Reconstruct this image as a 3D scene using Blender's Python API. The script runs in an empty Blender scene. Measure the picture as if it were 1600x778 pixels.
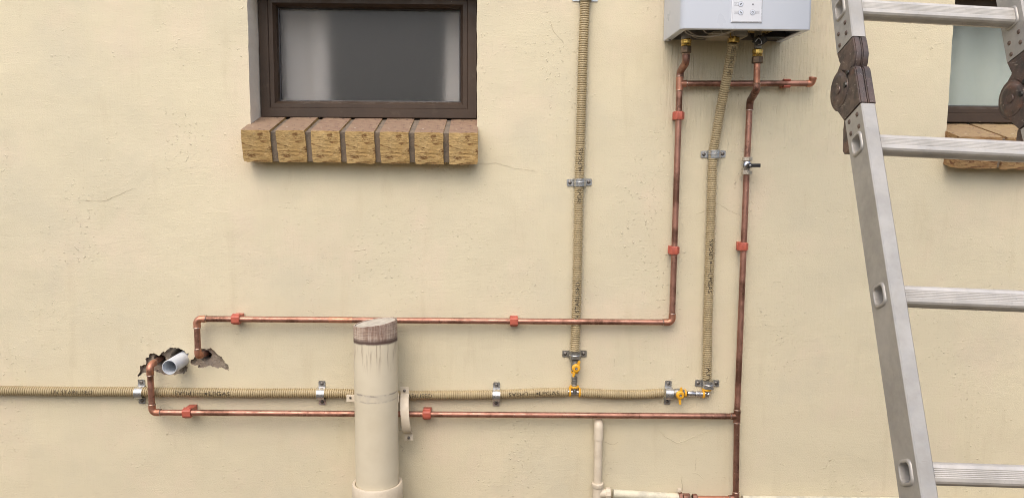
import bpy, bmesh, math, random
from math import sin, cos, pi, radians, sqrt
from mathutils import Vector, Matrix, noise, geometry

random.seed(7)
S = bpy.context.scene
COL = S.collection

# ------------------------------------------------------------------ camera, sky, sun, exposure
CAM = Vector((0.0, -2.0, 1.55))
CR = (Matrix.Rotation(-radians(1.5), 3, 'Z') @ Matrix.Rotation(radians(84), 3, 'X') @ Matrix.Rotation(0.006, 3, 'Z'))
FPX = 1200.0
cd = bpy.data.cameras.new('camera')
cd.sensor_width = 36.0
cd.lens = 36.0 * FPX / 1600.0
cd.clip_start, cd.clip_end = 0.05, 500
cam = bpy.data.objects.new('camera', cd)
COL.objects.link(cam)
cam.matrix_world = Matrix.Translation(CAM) @ CR.to_4x4()
S.camera = cam

SUN_DIR = Vector((-0.22, -0.76, 1.0)).normalized()      # from the wall towards the sun
W = bpy.data.worlds.new('World')
S.world = W
W.use_nodes = True
nt = W.node_tree
sky = nt.nodes.new('ShaderNodeTexSky')
sky.sky_type = 'NISHITA'
sky.sun_disc = False
sky.sun_elevation = math.asin(SUN_DIR.z)
sky.sun_rotation = math.atan2(SUN_DIR.x, SUN_DIR.y)
sky.air_density, sky.dust_density, sky.ozone_density = 1.0, 4.0, 0.6
bg = nt.nodes['Background']
bg.inputs['Strength'].default_value = 0.15
nt.links.new(sky.outputs[0], bg.inputs['Color'])
sl = bpy.data.lights.new('sun', 'SUN')
sl.energy, sl.angle, sl.color = 0.75, radians(65), (1.0, 0.94, 0.85)
sun = bpy.data.objects.new('sun', sl)
COL.objects.link(sun)
sun.rotation_euler = (-SUN_DIR).to_track_quat('-Z', 'Y').to_euler()
sun.location = SUN_DIR * 20

S.view_settings.view_transform = 'Standard'
S.view_settings.look = 'None'
S.view_settings.exposure = 0.67
S.view_settings.gamma = 1.0
S.view_settings.use_curve_mapping = False
S.render.engine = 'CYCLES'
S.cycles.use_denoising = True
S.cycles.denoising_prefilter = 'NONE'
S.cycles.filter_width = 1.0
S.cycles.max_bounces = 10
S.cycles.transmission_bounces = 8

# ------------------------------------------------------------------ helpers
def P(x, y, d):
    """point seen at photo pixel x,y standing d metres out from the wall"""
    r = CR @ Vector(((x - 800) / FPX, -(y - 389) / FPX, -1))
    return CAM + r * ((-d - CAM.y) / r.y)


class MB:
    def __init__(self):
        self.v, self.f, self.m = [], [], []
        self.mi = 0

    def add(self, vs, fs):
        o = len(self.v)
        self.v += [Vector(p) for p in vs]
        for f in fs:
            self.f.append([o + i for i in f])
            self.m.append(self.mi)

    def box(self, c, s, M=None, bev=0.0):
        x, y, z = [k / 2 for k in s]
        c = Vector(c)
        if bev <= 0:
            vs = [Vector((i * x, j * y, k * z)) for i in (-1, 1) for j in (-1, 1) for k in (-1, 1)]
            fs = [(0, 1, 3, 2), (4, 6, 7, 5), (0, 4, 5, 1), (2, 3, 7, 6), (0, 2, 6, 4), (1, 5, 7, 3)]
        else:
            bm = bmesh.new()
            bmesh.ops.create_cube(bm, size=1)
            for v in bm.verts:
                v.co = Vector((v.co.x * 2 * x, v.co.y * 2 * y, v.co.z * 2 * z))
            bmesh.ops.bevel(bm, geom=bm.edges[:], offset=bev, segments=2, affect='EDGES', profile=0.6)
            bm.verts.ensure_lookup_table()
            vs = [v.co.copy() for v in bm.verts]
            fs = [[v.index for v in f.verts] for f in bm.faces]
            bm.free()
        if M is not None:
            vs = [M @ v for v in vs]
        self.add([c + v for v in vs], fs)

    def sweep(self, pts, rad, n=14, cap=True, ref=None):
        pts = [Vector(p) for p in pts]
        m = len(pts)
        T = []
        for i in range(m):
            t = pts[min(i + 1, m - 1)] - pts[max(i - 1, 0)]
            T.append(t.normalized())
        u = Vector(ref) if ref is not None else Vector((0.13, -1, 0.07))
        if abs(u.normalized().dot(T[0])) > 0.95:
            u = Vector((1, 0.1, 0.05))
        o = len(self.v)
        for i in range(m):
            u = (u - T[i] * u.dot(T[i])).normalized()
            w = T[i].cross(u)
            r = rad(i) if callable(rad) else (rad[i] if isinstance(rad, (list, tuple)) else rad)
            for k in range(n):
                a = 2 * pi * k / n
                self.v.append(pts[i] + (u * cos(a) + w * sin(a)) * r)
        for i in range(m - 1):
            for k in range(n):
                k2 = (k + 1) % n
                self.f.append([o + i * n + k, o + i * n + k2, o + (i + 1) * n + k2, o + (i + 1) * n + k])
                self.m.append(self.mi)
        if cap:
            self.f.append([o + k for k in range(n)][::-1])
            self.f.append([o + (m - 1) * n + k for k in range(n)])
            self.m += [self.mi] * 2

    def lathe(self, a, d, prof, n=24, ref=None, closed=False):
        """prof: list of (distance along d, radius)"""
        a, d = Vector(a), Vector(d).normalized()
        u = Vector(ref) if ref is not None else (Vector((0, -1, 0)) if abs(d.y) < .9 else Vector((1, 0, 0)))
        u = (u - d * u.dot(d)).normalized()
        w = d.cross(u)
        o = len(self.v)
        for s, r in prof:
            for k in range(n):
                t = 2 * pi * k / n
                self.v.append(a + d * s + (u * cos(t) + w * sin(t)) * max(r, 1e-5))
        for i in range(len(prof) - (0 if closed else 1)):
            j = (i + 1) % len(prof)
            for k in range(n):
                k2 = (k + 1) % n
                self.f.append([o + i * n + k, o + i * n + k2, o + j * n + k2, o + j * n + k])
                self.m.append(self.mi)

    def prism(self, poly, M, h0, h1):
        """poly: 2D (u,v) outline; M maps (u,v,h) to space"""
        n = len(poly)
        vs = [M @ Vector((p[0], p[1], h0)) for p in poly] + [M @ Vector((p[0], p[1], h1)) for p in poly]
        fs = [list(range(n))[::-1], [n + i for i in range(n)]]
        fs += [[i, (i + 1) % n, n + (i + 1) % n, n + i] for i in range(n)]
        self.add(vs, fs)

    def mesh(self, name, mats, off=Vector((0, 0, 0)), smooth=35, bev=0.0):
        me = bpy.data.meshes.new(name)
        me.from_pydata([tuple(v - off) for v in self.v], [], self.f)
        for m in (mats if isinstance(mats, (list, tuple)) else [mats]):
            me.materials.append(m)
        me.polygons.foreach_set('material_index', self.m)
        bm = bmesh.new()
        bm.from_mesh(me)
        bmesh.ops.recalc_face_normals(bm, faces=bm.faces[:])
        if bev:
            ed = [e for e in bm.edges if len(e.link_faces) == 2 and e.calc_face_angle(0) > .9]
            bmesh.ops.bevel(bm, geom=ed, offset=bev, segments=2, affect='EDGES', clamp_overlap=True)
        bm.to_mesh(me)
        bm.free()
        if smooth:
            me.polygons.foreach_set('use_smooth', [True] * len(me.polygons))
            me.set_sharp_from_angle(angle=radians(smooth))
        me.update()
        return me

    def build(self, name, mats, parent=None, smooth=35, bev=0.0):
        off = wloc(parent) if parent is not None else Vector((0, 0, 0))
        o = bpy.data.objects.new(name, self.mesh(name, mats, off, smooth, bev))
        COL.objects.link(o)
        if parent is not None:
            o.parent = parent
        return o


def wloc(o):
    v = Vector((0, 0, 0))
    while o is not None:
        v += o.location
        o = o.parent
    return v


def tag(o, label, cat, group=None, kind=None):
    if label:
        o['label'] = label
    if cat:
        o['category'] = cat
    if group:
        o['group'] = group
    if kind:
        o['kind'] = kind
    return o


def thing(name, loc, label, cat, group=None):
    o = bpy.data.objects.new(name, None)
    COL.objects.link(o)
    o.location = loc
    o.empty_display_size = 0.05
    return tag(o, label, cat, group)


def fillet(pts, r, n=7):
    pts = [Vector(p) for p in pts]
    out = [pts[0]]
    for i in range(1, len(pts) - 1):
        a, b, c = pts[i - 1], pts[i], pts[i + 1]
        d1, d2 = (a - b).normalized(), (c - b).normalized()
        ang = d1.angle(d2)
        if ang > 3.0:
            out.append(b)
            continue
        t = min(r / math.tan(ang / 2), (a - b).length * .49, (c - b).length * .49)
        rr = t * math.tan(ang / 2)
        cen = b + (d1 + d2).normalized() * (rr / sin(ang / 2))
        s, e = b + d1 * t - cen, b + d2 * t - cen
        tot = s.angle(e)
        for k in range(n + 1):
            q = k / n
            out.append(cen + (s * sin((1 - q) * tot) + e * sin(q * tot)) / sin(tot))
    out.append(pts[-1])
    return out


def spline(pts, n=12):
    pts = [Vector(p) for p in pts]
    q = [pts[0] * 2 - pts[1]] + pts + [pts[-1] * 2 - pts[-2]]
    out = []
    for i in range(1, len(q) - 2):
        for k in range(n):
            t = k / n
            out.append(0.5 * ((2 * q[i]) + (q[i + 1] - q[i - 1]) * t + (2 * q[i - 1] - 5 * q[i] + 4 * q[i + 1] - q[i + 2]) * t * t
                              + (-q[i - 1] + 3 * q[i] - 3 * q[i + 1] + q[i + 2]) * t ** 3))
    out.append(pts[-1])
    return out


class Path:
    def __init__(self, pts):
        self.p = [Vector(a) for a in pts]
        self.s = [0.0]
        for a, b in zip(self.p, self.p[1:]):
            self.s.append(self.s[-1] + (b - a).length)
        self.L = self.s[-1]
        self.i = 0

    def at(self, s):
        s = min(max(s, 0), self.L)
        i = self.i
        while i < len(self.p) - 2 and self.s[i + 1] < s:
            i += 1
        while i > 0 and self.s[i] > s:
            i -= 1
        self.i = i
        t = (s - self.s[i]) / max(self.s[i + 1] - self.s[i], 1e-9)
        return self.p[i].lerp(self.p[i + 1], t)

    def tan(self, s):
        return (self.at(s + .003) - self.at(s - .003)).normalized()

    def near(self, q):
        return min(self.s[i] + t * (self.s[i + 1] - self.s[i]) for i, t in
                   [min(((i, k / 8) for i in range(len(self.p) - 1) for k in range(9)),
                        key=lambda a: (self.p[a[0]].lerp(self.p[a[0] + 1], a[1]) - q).length)])


# ------------------------------------------------------------------ materials
class NT:
    def __init__(self, name):
        self.m = bpy.data.materials.new(name)
        self.m.use_nodes = True
        self.t = self.m.node_tree
        self.b = self.t.nodes['Principled BSDF']
        self.tc = self.t.nodes.new('ShaderNodeTexCoord')

    def n(self, kind, **kw):
        x = self.t.nodes.new(kind)
        for k, v in kw.items():
            setattr(x, k, v)
        return x

    def l(self, a, b):
        self.t.links.new(a, b)

    def set(self, **kw):
        for k, v in kw.items():
            i = self.b.inputs[k.replace('_', ' ')]
            i.default_value = (*v, 1) if isinstance(v, tuple) and len(v) == 3 else v
        return self

    def map(self, scale=(1, 1, 1), loc=(0, 0, 0), src='Object'):
        mp = self.n('ShaderNodeMapping')
        mp.inputs['Scale'].default_value = scale
        mp.inputs['Location'].default_value = loc
        self.l(self.tc.outputs[src], mp.inputs['Vector'])
        return mp.outputs[0]

    def noise(self, scale, detail=4, rough=.55, vec=None, dist=0.0):
        x = self.n('ShaderNodeTexNoise')
        x.inputs['Scale'].default_value = scale
        x.inputs['Detail'].default_value = detail
        x.inputs['Roughness'].default_value = rough
        x.inputs['Distortion'].default_value = dist
        self.l(vec if vec is not None else self.tc.outputs['Object'], x.inputs['Vector'])
        return x.outputs['Fac']

    def voro(self, scale, vec=None, feature='F1', out='Distance', rnd=1.0):
        x = self.n('ShaderNodeTexVoronoi', feature=feature)
        x.inputs['Scale'].default_value = scale
        x.inputs['Randomness'].default_value = rnd
        self.l(vec if vec is not None else self.tc.outputs['Object'], x.inputs['Vector'])
        return x.outputs[out]

    def ramp(self, fac, lo, hi, a=0.0, b=1.0):
        x = self.n('ShaderNodeMapRange')
        x.interpolation_type = 'SMOOTHSTEP'
        for k, v in zip(('From Min', 'From Max', 'To Min', 'To Max'), (lo, hi, a, b)):
            x.inputs[k].default_value = v
        self.l(fac, x.inputs['Value'])
        return x.outputs[0]

    def math(self, op, a, b=None):
        x = self.n('ShaderNodeMath', operation=op)
        for i, q in enumerate((a, b)):
            if q is None:
                continue
            if isinstance(q, (int, float)):
                x.inputs[i].default_value = q
            else:
                self.l(q, x.inputs[i])
        return x.outputs[0]

    def mix(self, fac, a, b):
        x = self.n('ShaderNodeMix', data_type='RGBA')
        for i, q in ((0, fac), (6, a), (7, b)):
            if isinstance(q, tuple):
                x.inputs[i].default_value = (*q, 1)
            elif isinstance(q, (int, float)):
                x.inputs[i].default_value = q
            else:
                self.l(q, x.inputs[i])
        return x.outputs[2]

    def bump(self, h, strength, dist, prev=None):
        x = self.n('ShaderNodeBump')
        x.inputs['Strength'].default_value = strength
        x.inputs['Distance'].default_value = dist
        self.l(h, x.inputs['Height'])
        if prev is not None:
            self.l(prev, x.inputs['Normal'])
        return x.outputs[0]

    def out(self, color=None, rough=None, normal=None):
        if color is not None:
            self.l(color, self.b.inputs['Base Color'])
        if rough is not None:
            self.l(rough, self.b.inputs['Roughness'])
        if normal is not None:
            self.l(normal, self.b.inputs['Normal'])
        return self.m


def simple(name, c1, c2=None, rough=.5, metal=0.0, scale=30, bump=0.0, bscale=200, bdist=.0005, spec=.5, rv=.12, coat=0.0):
    g = NT(name).set(Roughness=rough, Metallic=metal)
    g.b.inputs['Specular IOR Level'].default_value = spec
    g.b.inputs['Coat Weight'].default_value = coat
    c2 = c2 or tuple(k * .8 for k in c1)
    f = g.noise(scale, 5, .6)
    col = g.mix(g.ramp(f, .35, .68), c1, c2)
    r = g.ramp(g.noise(scale * 2.3, 4), .3, .7, max(rough - rv, .03), min(rough + rv, 1))
    nrm = g.bump(g.noise(bscale, 3), bump, bdist) if bump else None
    return g.out(col, r, nrm)


def m_plaster():
    g = NT('cream_painted_plaster').set(Roughness=.72)
    g.b.inputs['Specular IOR Level'].default_value = .25
    geo = g.n('ShaderNodeNewGeometry')
    sep = g.n('ShaderNodeSeparateXYZ')
    g.l(geo.outputs['Position'], sep.inputs[0])
    X, Z = sep.outputs[0], sep.outputs[2]
    pos = geo.outputs['Position']

    def mp(scale, loc=(0, 0, 0)):
        m = g.n('ShaderNodeMapping')
        m.inputs['Scale'].default_value = scale
        m.inputs['Location'].default_value = loc
        g.l(pos, m.inputs['Vector'])
        return m.outputs[0]
    # colour: uneven cream coats, faint pink and grey blooms, sparse specks
    c = g.mix(g.ramp(g.noise(1.7, 4, .6, pos), .35, .68), (.65, .585, .418), (.595, .54, .393))
    c = g.mix(g.ramp(g.noise(4.5, 5, .62, mp((1, 1, .8), (3, 0, 7))), .48, .70, 0, .75), c, (.66, .565, .425))
    c = g.mix(g.ramp(g.noise(3.1, 5, .65, mp((1, 1, 1), (9, 2, 1))), .50, .70, 0, .5), c, (.56, .515, .39))
    c = g.mix(g.ramp(g.noise(9, 5, .6, mp((2.2, 1, .35), (1, 5, 2))), .55, .72, 0, .34), c, (.53, .46, .315))
    sp = g.ramp(g.voro(46, mp((1, 1, 1), (.3, .1, .2))), .035, .055, 1, 0)
    spm = g.ramp(g.noise(7, 2, .5, mp((1, 1, 1), (4, 4, 4))), .56, .62)
    c = g.mix(g.math('MULTIPLY', g.math('MULTIPLY', sp, spm), .35), c, (.22, .18, .12))
    # water-run dirt beneath the water heater
    hx = g.math('MULTIPLY', g.ramp(X, .40, .46), g.ramp(X, .86, 1.0, 1, 0))
    hz = g.math('MULTIPLY', g.ramp(Z, 1.48, 1.80), g.ramp(Z, 1.98, 2.1, 1, 0))
    hm = g.math('MULTIPLY', hx, hz)
    run = g.noise(1, 4, .6, mp((170, 1, 5.5)))
    c = g.mix(g.math('MULTIPLY', g.ramp(run, .52, .72, 0, .09), hm), c, (.40, .33, .21))
    # relief
    fine = g.noise(330, 4, .6, pos)
    n1 = g.bump(fine, .6, .0018)
    float_ = g.noise(1, 3, .55, mp((26, 1, 170)))
    n1 = g.bump(float_, .28, .0016, n1)
    brush = g.noise(1, 3, .6, mp((150, 1, 7)))
    bm_ = g.math('ADD', g.ramp(g.noise(2.2, 3, .5, mp((1, 1, 1), (7, 1, 3))), .45, .62, 0, .5), g.math('MULTIPLY', hm, 2.6))
    n1 = g.bump(g.math('MULTIPLY', brush, bm_), .6, .003, n1)
    lum = g.ramp(g.noise(125, 3, .5, mp((1, 1, .8), (2, 0, 2))), .60, .72)
    lmask = g.ramp(g.noise(3.6, 4, .6, mp((1.6, 1, .7), (0, 0, 5))), .46, .66)
    n1 = g.bump(g.math('MULTIPLY', lum, lmask), .7, .0024, n1)
    dots = g.ramp(g.voro(70, mp((1, 1, 1), (1, 1, 1))), .05, .22, 1, 0)
    dmask = g.ramp(g.noise(14, 3, .6, mp((1, 1, .6), (8, 0, 3))), .57, .66)
    n1 = g.bump(g.math('MULTIPLY', dots, dmask), .5, .0020, n1)
    wav = g.noise(6, 3, .5, pos)
    n1 = g.bump(wav, .2, .03, n1)
    return g.out(c, None, n1)


def m_copper(name, base=(.46, .245, .185), dark=(.165, .085, .058)):
    g = NT(name).set(Metallic=.93)
    f = g.noise(26, 6, .65)
    c = g.mix(g.ramp(f, .38, .68), base, tuple(a * .6 + b * .4 for a, b in zip(base, dark)))
    c = g.mix(g.ramp(g.noise(10, 5, .7, g.map((1, 1, 1), (2, 3, 4))), .48, .64, 0, .85), c, dark)
    c = g.mix(g.ramp(g.noise(34, 5, .7, g.map((1, 1, 1), (7, 1, 4))), .58, .66, 0, .7), c, tuple(k * .8 for k in dark))
    c = g.mix(g.ramp(g.noise(95, 4, .6), .63, .72, 0, .65), c, (.62, .40, .30))
    r = g.ramp(g.noise(60, 4), .3, .7, .38, .64)
    return g.out(c, r, g.bump(g.noise(240, 3), .12, .0004))


def m_brick_face(name, base, alt, dark):
    g = NT(name).set(Roughness=.9)
    g.b.inputs['Specular IOR Level'].default_value = .15
    v = g.map((28, 28, 105))
    f = g.noise(1, 6, .68, v, .6)
    oi = g.n('ShaderNodeObjectInfo')
    c = g.mix(g.ramp(g.noise(22, 5, .6), .35, .65), base, alt)
    c = g.mix(g.math('MULTIPLY', oi.outputs['Random'], .35), c, tuple(k * .62 for k in base))
    c = g.mix(g.ramp(g.noise(1, 5, .7, g.map((34, 34, 120), (3, 1, 2)), .8), .51, .62, 0, .9), c, dark)
    c = g.mix(g.ramp(g.noise(160, 3), .62, .75, 0, .5), c, (.68, .52, .30))
    return g.out(c, None, g.bump(f, .9, .007, g.bump(g.noise(300, 3), .4, .0015)))


def m_brick_top(name, base, alt):
    g = NT(name).set(Roughness=.88)
    oi = g.n('ShaderNodeObjectInfo')
    c = g.mix(g.ramp(g.noise(45, 5, .65), .35, .65), base, alt)
    c = g.mix(g.math('MULTIPLY', oi.outputs['Random'], .5), c, tuple(k * q for k, q in zip(base, (1.15, 1.3, 1.2))))
    c = g.mix(g.ramp(g.noise(1, 4, .6, g.map((75, 75, 75), (5, 1, 2))), .58, .66, 0, .9), c, (.085, .05, .042))
    c = g.mix(g.ramp(g.noise(26, 4, .6, g.map((1, 1, 1), (1, 8, 2))), .66, .73, 0, .8), c, (.74, .66, .58))
    return g.out(c, None, g.bump(g.noise(130, 4), .5, .002))


def m_downpipe(ztop, zband, zarc):
    g = NT('cream_painted_downpipe').set(Roughness=.42)
    geo = g.n('ShaderNodeNewGeometry')
    sep = g.n('ShaderNodeSeparateXYZ')
    g.l(geo.outputs['Position'], sep.inputs[0])
    X, Z = sep.outputs[0], sep.outputs[2]
    pos = geo.outputs['Position']

    def mp(scale, loc=(0, 0, 0)):
        m = g.n('ShaderNodeMapping')
        m.inputs['Scale'].default_value = scale
        m.inputs['Location'].default_value = loc
        g.l(pos, m.inputs['Vector'])
        return m.outputs[0]
    c = g.mix(g.ramp(g.noise(9, 4, .6, pos), .35, .68), (.625, .565, .43), (.575, .515, .385))
    # grime: vertical dribbles below the cut band, smudge lower down
    dr = g.ramp(g.noise(1, 5, .65, mp((150, 60, 9))), .50, .64, 0, .75)
    drz = g.math('MULTIPLY', g.ramp(Z, zband - .085, zband - .01), g.ramp(Z, zband, zband + .004, 1, 0))
    c = g.mix(g.math('MULTIPLY', dr, drz), c, (.30, .23, .17))
    zz = g.math('ADD', Z, g.math('MULTIPLY', g.noise(28, 4, .6, pos), .008))
    # dirty ring left by the missing strap
    for z0, wd, a in ((zarc, .0022, .75), (zarc - .017, .0018, .4)):
        d = g.math('ABSOLUTE', g.math('SUBTRACT', zz, z0 + .004))
        k = g.math('MULTIPLY', g.ramp(d, wd * .4, wd * 1.4, a, 0), g.ramp(g.noise(1, 4, .6, mp((45, 45, 45))), .40, .56))
        c = g.mix(k, c, (.20, .17, .14))
    sm = g.math('MULTIPLY', g.ramp(Z, zarc - .022, zarc - .016), g.ramp(Z, zarc, zarc + .004, 1, 0))
    c = g.mix(g.math('MULTIPLY', sm, g.ramp(g.noise(30, 4, .6, pos), .35, .7, .05, .5)), c, (.42, .38, .33))
    # old glue on the sawn spigot
    st = g.math('MULTIPLY', g.ramp(zz, zband + .002, zband + .0075), 1.0)
    hs = g.ramp(g.noise(1, 5, .7, mp((22, 22, 420))), .42, .62)
    vs = g.ramp(g.noise(1, 5, .7, mp((260, 260, 22), (4, 2, 1))), .45, .66)
    gl = g.mix(g.ramp(g.noise(20, 4, .6, mp((1, 1, .5), (1, 1, 1))), .4, .62), (.25, .165, .12), (.48, .385, .30))
    gl = g.mix(g.math('MULTIPLY', hs, .62), gl, (.13, .075, .06))
    gl = g.mix(g.math('MULTIPLY', vs, .5), gl, (.60, .52, .46))
    rim = g.ramp(g.math('SUBTRACT', zz, zband), .009, .021, .95, 0)
    gl = g.mix(rim, gl, (.075, .042, .034))
    c = g.mix(st, c, gl)
    r = g.ramp(st, 0, 1, .42, .75)
    return g.out(c, r, g.bump(g.noise(55, 3, .5, pos), .12, .002))


def m_alu(name, c=(.415, .40, .37), rough=.46, stretch=(40, 40, 400)):
    g = NT(name).set(Metallic=.4)
    col = g.mix(g.ramp(g.noise(14, 5, .65), .35, .7), c, tuple(k * .8 for k in c))
    col = g.mix(g.ramp(g.noise(1, 4, .65, g.map((30, 240, 70), (1, 2, 3)), 1.5), .66, .71, 0, .45), col, (.22, .20, .185))
    col = g.mix(g.ramp(g.noise(120, 3, .6), .66, .74, 0, .35), col, (.30, .27, .24))
    r = g.ramp(g.noise(70, 4), .3, .7, rough - .1, rough + .12)
    return g.out(col, r, g.bump(g.noise(1, 3, .6, g.map((500, 500, 12))), .08, .0006))


def m_hinge():
    g = NT('worn_brown_hinge_steel').set(Metallic=.35)
    c = g.mix(g.ramp(g.noise(30, 5, .65), .35, .68), (.125, .088, .075), (.06, .052, .05))
    c = g.mix(g.ramp(g.noise(16, 5, .7, g.map((1, 1, 1), (2, 4, 6))), .52, .7, 0, .75), c, (.19, .09, .06))
    c = g.mix(g.ramp(g.noise(1, 4, .7, g.map((120, 30, 120)), 2.0), .60, .70, 0, .75), c, (.40, .35, .31))
    return g.out(c, g.ramp(g.noise(60, 4), .3, .7, .30, .55), g.bump(g.noise(160, 3), .2, .0006))


def m_hose():
    g = NT('beige_hose_sheath').set(Roughness=.5)
    c = g.mix(g.ramp(g.noise(12, 4, .6), .35, .68), (.43, .345, .20), (.37, .295, .168))
    c = g.mix(g.ramp(g.noise(90, 4, .6), .6, .75, 0, .4), c, (.30, .225, .12))
    return g.out(c, None, g.bump(g.noise(300, 2), .1, .0004))


def m_glass(name, rough, tint):
    g = NT(name).set(Base_Color=tint, Roughness=rough, IOR=1.45)
    g.b.inputs['Transmission Weight'].default_value = 1.0
    return g.out(None, None, g.bump(g.noise(60, 3), .05, .002))


def m_ground():
    g = NT('concrete_paving').set(Roughness=.9)
    geo = g.n('ShaderNodeNewGeometry')
    c = g.mix(g.ramp(g.noise(2.0, 6, .6, geo.outputs['Position']), .3, .7), (.17, .135, .088), (.12, .096, .064))
    return g.out(c, None, g.bump(g.noise(60, 5, .6, geo.outputs['Position']), .4, .004))


def m_cement():
    g = NT('broken_cement_render').set(Roughness=.95)
    c = g.mix(g.ramp(g.noise(40, 5, .65), .35, .66), (.37, .315, .25), (.25, .21, .165))
    c = g.mix(g.ramp(g.noise(13, 4, .6, g.map((1, 1, 1), (4, 1, 2))), .5, .68, 0, .7), c, (.40, .315, .25))
    return g.out(c, None, g.bump(g.noise(220, 5, .7), .9, .004))


PLASTER = m_plaster()
CEMENT = m_cement()
REVEAL = simple('whitish_reveal_paint', (.82, .765, .655), (.77, .71, .60), .7, scale=14, bump=.5, bscale=260, bdist=.0015, spec=.25)
MORTAR = simple('grey_mortar', (.215, .17, .125), (.14, .115, .09), .95, bump=.6, bscale=260, bdist=.002)
BR_F = m_brick_face('yellow_rustic_brick_face', (.50, .325, .13), (.57, .40, .185), (.17, .085, .035))
BR_T = m_brick_top('pink_brick_top', (.235, .145, .10), (.29, .20, .13))
BR2_F = m_brick_face('worn_brick_face', (.33, .19, .09), (.40, .265, .13), (.15, .07, .04))
BR2_T = m_brick_top('worn_brick_top', (.33, .235, .125), (.27, .17, .10))
def m_frame():
    g = NT('bronze_window_frame').set(Roughness=.48)
    g.b.inputs['Specular IOR Level'].default_value = .35
    c = g.mix(g.ramp(g.noise(8, 5, .6), .35, .68), (.056, .036, .024), (.045, .030, .021))
    c = g.mix(g.ramp(g.noise(40, 5, .7), .56, .75, 0, .3), c, (.11, .085, .062))
    sp = g.math('MULTIPLY', g.ramp(g.voro(38), .03, .06, 1, 0), g.ramp(g.noise(11, 2, .5), .55, .6))
    c = g.mix(g.math('MULTIPLY', sp, .8), c, (.55, .48, .36))
    return g.out(c, g.ramp(g.noise(30, 4), .3, .7, .38, .6))


FRAME = m_frame()
GASKET = simple('black_gasket', (.02, .02, .022), rough=.5)
GLASS1 = m_glass('obscure_glass', .40, (.98, .96, .93))
GLASS2 = m_glass('frosted_glass', .34, (.93, .96, .93))
CURT = simple('grey_curtain', (.66, .655, .66), (.58, .575, .58), .9, scale=5)
CURT2 = simple('pale_green_curtain', (.82, .86, .81), (.76, .80, .76), .9, scale=5)
ROOM = simple('room_paint', (.34, .33, .31), rough=.9, scale=2)
COPPER = m_copper('tarnished_copper')
COPPER2 = m_copper('fresh_copper', (.60, .295, .20), (.30, .14, .09))
COPPER3 = m_copper('burnt_copper', (.34, .185, .14), (.10, .055, .042))
SOLDER = simple('solder', (.52, .40, .33), (.34, .21, .15), .35, .9, scale=150)
BRASS = simple('yellow_brass', (.62, .43, .13), (.48, .31, .08), .3, .85, scale=90)
BRONZE = simple('dark_brass_nut', (.17, .115, .07), (.10, .07, .05), .45, .7, scale=90)
ZINC = simple('galvanised_steel', (.56, .57, .58), (.36, .37, .38), .34, .88, scale=60)
ZINC_OLD = simple('dull_galvanised_steel', (.34, .33, .30), (.20, .19, .17), .5, .8, scale=70)
STEEL = simple('bright_steel', (.66, .66, .67), (.45, .45, .46), .26, .95, scale=80)
SCREW = simple('screw_head', (.22, .20, .18), (.12, .11, .10), .45, .8, scale=300)
RED = simple('red_clip_plastic', (.47, .112, .07), (.38, .09, .06), .48, scale=70)
HOSE = m_hose()
INK = simple('hose_print_ink', (.035, .026, .016), rough=.7)
YELLOW = simple('yellow_valve_plastic', (.80, .42, .03), (.66, .32, .02), .4, scale=110)
BLACK = simple('black_plastic', (.016, .016, .017), rough=.42)
WHITE = simple('heater_enamel', (.61, .66, .745), (.60, .65, .735), .3, scale=3, rv=.03, coat=.25)
PANEL = simple('control_panel_film', (.625, .65, .70), (.615, .64, .69), .38, scale=4, rv=.03)
SILVER = simple('silver_trim', (.66, .68, .72), (.62, .64, .68), .3, .35, scale=20)
PRINT = simple('panel_print', (.06, .065, .075), rough=.6)
GREYPRINT = simple('panel_grey_print', (.26, .27, .30), rough=.6)
DARKMETAL = simple('sooty_heater_inside', (.07, .06, .055), (.04, .035, .035), .6, .4, scale=40)
GREYMETAL = simple('grey_bracket', (.34, .32, .29), (.24, .22, .20), .5, .5, scale=40)
WIRE = simple('white_wire', (.55, .50, .44), rough=.5)
BEIGE = simple('beige_cover', (.50, .44, .34), rough=.6, scale=20)
PVC = simple('white_conduit', (.60, .635, .67), (.54, .575, .615), .38, scale=20)
CREAM = simple('cream_pipe_paint', (.65, .575, .455), (.58, .505, .39), .5, scale=40, bump=.25, bscale=90, bdist=.001)
FLAKE = simple('flaking_cream_paint', (.66, .62, .48), (.47, .45, .36), .6, scale=38, bump=.6, bscale=70, bdist=.002)
ALU = m_alu('scuffed_aluminium')
RUNGALU = m_alu('ribbed_aluminium', (.58, .555, .515), .5)
HINGE = m_hinge()
RIVET = simple('brown_rivet', (.17, .12, .095), (.10, .075, .06), .45, .5, scale=200)
RUBBER = simple('ladder_foot_rubber', (.03, .03, .03), rough=.8)
CRACK = simple('dark_crack', (.40, .335, .225), rough=.95)

# ------------------------------------------------------------------ ground and house
mb = MB()
mb.add([(-60, -60, 0), (60, -60, 0), (60, 60, 0), (-60, 60, 0)], [(0, 1, 2, 3)])
tag(mb.build('ground', m_ground(), smooth=0), None, None, kind='structure')

mb = MB()
mb.box((0, -3.6, .95), (16, .22, 1.9))
mb.box((0, -3.6, 1.93), (16.1, .28, .06), None, .01)
tag(mb.build('boundary_wall', simple('boundary_render', (.60, .50, .33), (.54, .45, .30), .9, scale=3, bump=.4, bscale=60, bdist=.003), smooth=0),
    'plain rendered boundary wall with coping opposite the house, behind the viewer', 'wall')

house = thing('house', (0, 0, 0), 'cream plastered house wall with two brown windows and brick sills', 'house')

WX = [(-.617, -.040), (P(1486, 95, 0).x, P(1486, 95, 0).x + .577)]
WZ0, WZ1 = 1.585, 2.016
ZF = 1.680          # underside of the window frames


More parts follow.
